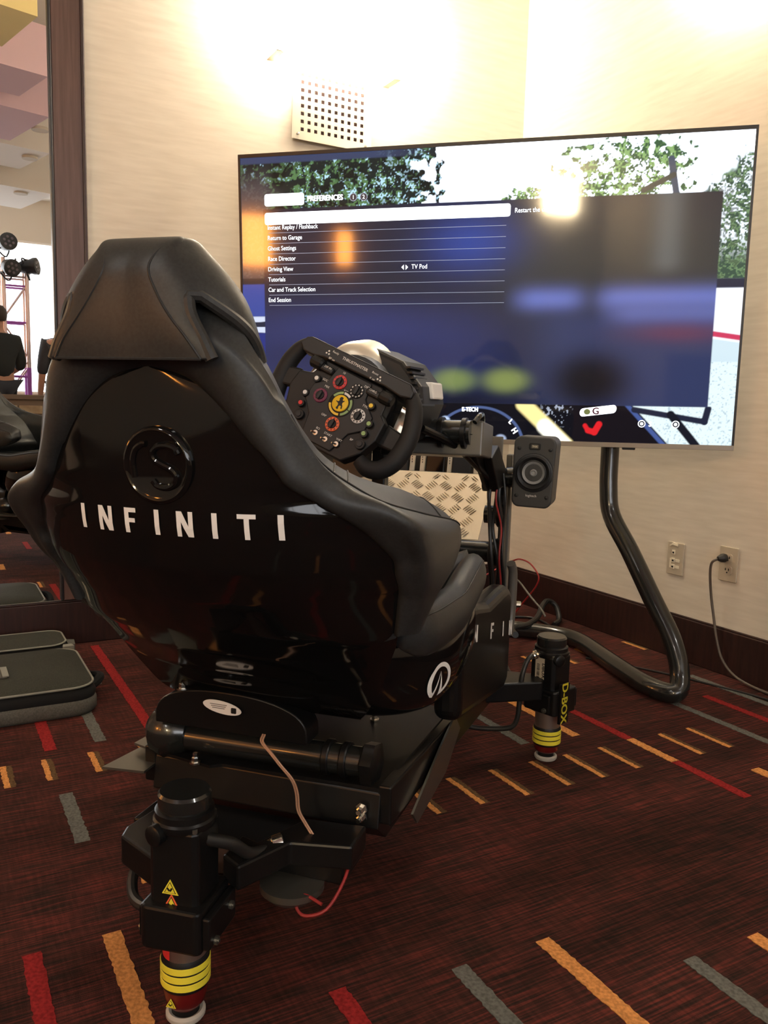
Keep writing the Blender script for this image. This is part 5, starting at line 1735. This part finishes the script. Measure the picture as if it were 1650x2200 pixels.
for k, z in enumerate((.35, .80, 1.25, 1.7)):
    a_, c_ = (TX-.12, TX+.12) if k % 2 else (TX+.12, TX-.12)
    for s_ in (-1, 1):
        MB().cyl((a_, -4.55+s_*.12, z), (c_, -4.55+s_*.12, z+.36), .010, 8).build('diagonal', 'truss', truss, off=TO)
MB().box((TX, -4.55, .01), (.6, .6, .02)).build('base_plate', 'frame', truss, off=TO, smooth=False)


def stage_lamp(lbl, c, d):
    t = thing('stage_light', lbl, 'stage light', c, 0, 'stage lights on the truss')
    t.scale = (.9, .9, .9)
    dd = V(*d).normalized()
    MB().lathe([(.0, -.13), (.06, -.12), (.085, -.06), (.09, .02), (.105, .06), (.105, .10), (.095, .105)], (0, 0, 0), dd, 20).build('lamp_head', 'stage', t)
    ln = MB().lathe([(.094, .098), (.0, .102)], (0, 0, 0), dd, 20).build('lens_plate', 'stage', t)
    s1 = dd.orthogonal().normalized()
    s2 = dd.cross(s1)
    for k in range(7):
        a = 2*math.pi*k/6
        rr_ = 0 if k == 6 else .055
        MB().lathe([(.020, .0), (.016, .008), (0, .010)], s1*(rr_*math.cos(a)) + s2*(rr_*math.sin(a)) + dd*.10, dd, 10).build('lens', 'lens', ln)
    MB().tube([s1*.1, s1*.12 + dd*-.05, V(0, 0, -.16), s1*-.12 + dd*-.05, s1*-.1], .01, 8, smooth=4).build('yoke', 'stage', t)
    return t


stage_lamp('black stage light pointing sideways on the right truss chord', (1.14, -4.42, 2.27), (.9, .45, .1))
stage_lamp('upper black stage light at the mirror edge', (.91, -4.40, 2.50), (.2, 1, .1))
stage_lamp('lower black stage light on the left truss chord', (.93, -4.36, 2.24), (.3, 1, -.25))


def person(label, loc, rotz, shirt, pose=0):
    t = thing('person', label, 'person', loc, rotz)

    def skin(name, verts, edges, radii, m, root, parent, sub=2):
        me_ = bpy.data.meshes.new(name)
        me_.from_pydata(verts, edges, [])
        o = bpy.data.objects.new(name, me_)
        COL.objects.link(o)
        o.parent = parent
        md = o.modifiers.new('skin', 'SKIN')
        md.use_smooth_shade = True
        for i, r in enumerate(radii):
            me_.skin_vertices[0].data[i].radius = r if isinstance(r, tuple) else (r, r)
            me_.skin_vertices[0].data[i].use_root = (i == root)
        md2 = o.modifiers.new('sub', 'SUBSURF')
        md2.levels = md2.render_levels = sub
        me_.materials.append(M[m])
        return o
    arm_r = [(.19, 0, 1.42), (.25, -.02, 1.16), (.20, .20, 1.06), (.12, .32, 1.10), (.09, .36, 1.11)] if pose == 0 else [(.19, 0, 1.42), (.24, 0, 1.14), (.25, .06, .90), (.25, .08, .82), (.25, .09, .78)]
    arm_l = [(-x, y, z) for x, y, z in arm_r]
    bv = [(0, 0, .98), (0, -.01, 1.18), (0, -.02, 1.40), (0, 0, 1.52), (0, .02, 1.62), (0, .02, 1.72)] + arm_r + arm_l + \
         [(.10, 0, .92), (.11, .01, .52), (.11, -.02, .09), (.11, .12, .04), (-.10, 0, .92), (-.11, .01, .52), (-.11, -.02, .09), (-.11, .12, .04)]
    be = [(0, 1), (1, 2), (2, 3), (3, 4), (4, 5), (2, 6), (6, 7), (7, 8), (8, 9), (9, 10), (2, 11), (11, 12), (12, 13), (13, 14), (14, 15), (0, 16), (16, 17), (17, 18), (18, 19), (0, 20), (20, 21), (21, 22), (22, 23)]
    br_ = [(.15, .11), (.14, .10), (.15, .10), .055, (.075, .092), (.062, .075), .058, .045, .036, .026, .030, .058, .045, .036, .026, .030, .085, .058, .042, .035, .085, .058, .042, .035]
    body = skin('body', bv, be, br_, 'skin', 0, t)
    sv = bv[:3] + [(0, -.005, 1.48)] + arm_r[:2] + [tuple((Vector(arm_r[1])*0.7+Vector(arm_r[2])*0.3))] + arm_l[:2] + [tuple((Vector(arm_l[1])*0.7+Vector(arm_l[2])*0.3))]
    skin('shirt', sv, [(0, 1), (1, 2), (2, 3), (2, 4), (4, 5), (5, 6), (2, 7), (7, 8), (8, 9)], [(.175, .13), (.17, .13), (.19, .135), (.11, .10), .095, .066, .058, .095, .066, .058], shirt, 0, body)
    tv_ = [(0, 0, 1.0)] + bv[16:19] + bv[20:23]
    skin('trousers', tv_, [(0, 1), (1, 2), (2, 3), (0, 4), (4, 5), (5, 6)], [(.165, .125), .10, .075, .062, .10, .075, .062], 'trouser', 0, body)
    MB().lathe([(.0, .125), (.045, .118), (.082, .08), (.094, .03), (.092, -.02), (.08, -.04)], (0, -.012, 1.67), (0, -.18, 1), 20).build('hair', 'hair', body)
    MB().lathe([(.0, .02), (.010, .010), (.014, -.01)], (0, .125, 1.645), (0, .6, -.2), 10).build('nose', 'skin', body)
    for sg in (1, -1):
        MB().lathe([(.0, .008), (.008, .005), (.010, 0)], (sg*.034, .098, 1.675), (0, 1, 0), 10).build('eye', 'white', body)
        MB().lathe([(.0, .010), (.018, .006), (.024, 0)], (sg*.078, .02, 1.66), (sg, 0, 0), 10).build('ear', 'skin', body)
        hand = arm_r[-1] if sg > 0 else arm_l[-1]
        pd = (Vector(arm_r[-1])-Vector(arm_r[-2])).normalized() if sg > 0 else (Vector(arm_l[-1])-Vector(arm_l[-2])).normalized()
        sd = pd.cross(V(0, 0, 1))
        sd = sd.normalized() if sd.length > .1 else V(1, 0, 0)
        for k in range(4):
            p0 = Vector(hand)+sd*((k-1.5)*.018)
            MB().tube([p0, p0+pd*(.045+.006*(1.5-abs(k-1.5))), p0+pd*.065+V(0, 0, -.02)], .008, 8, smooth=3).build('finger', 'skin', body)
        p0 = Vector(hand)+sd*(-.03*sg)-pd*.01
        MB().tube([p0, p0+pd*.03-sd*(.02*sg), p0+pd*.05-sd*(.02*sg)], .009, 8, smooth=3).build('thumb', 'skin', body)
    MB().lathe([(.016, 0), (.0, .004)], (0, .108, 1.605), (0, 1, 0), 10).build('mouth', 'red_cup', body)
    return t


person('person in a black shirt leaning on the truss in the mirror', (.765, -4.05, 0), R(155), 'shirt', 0)
person('person in dark clothes at the mirror frame edge', (1.46, -4.22, 0), R(170), 'shirt2', 1)
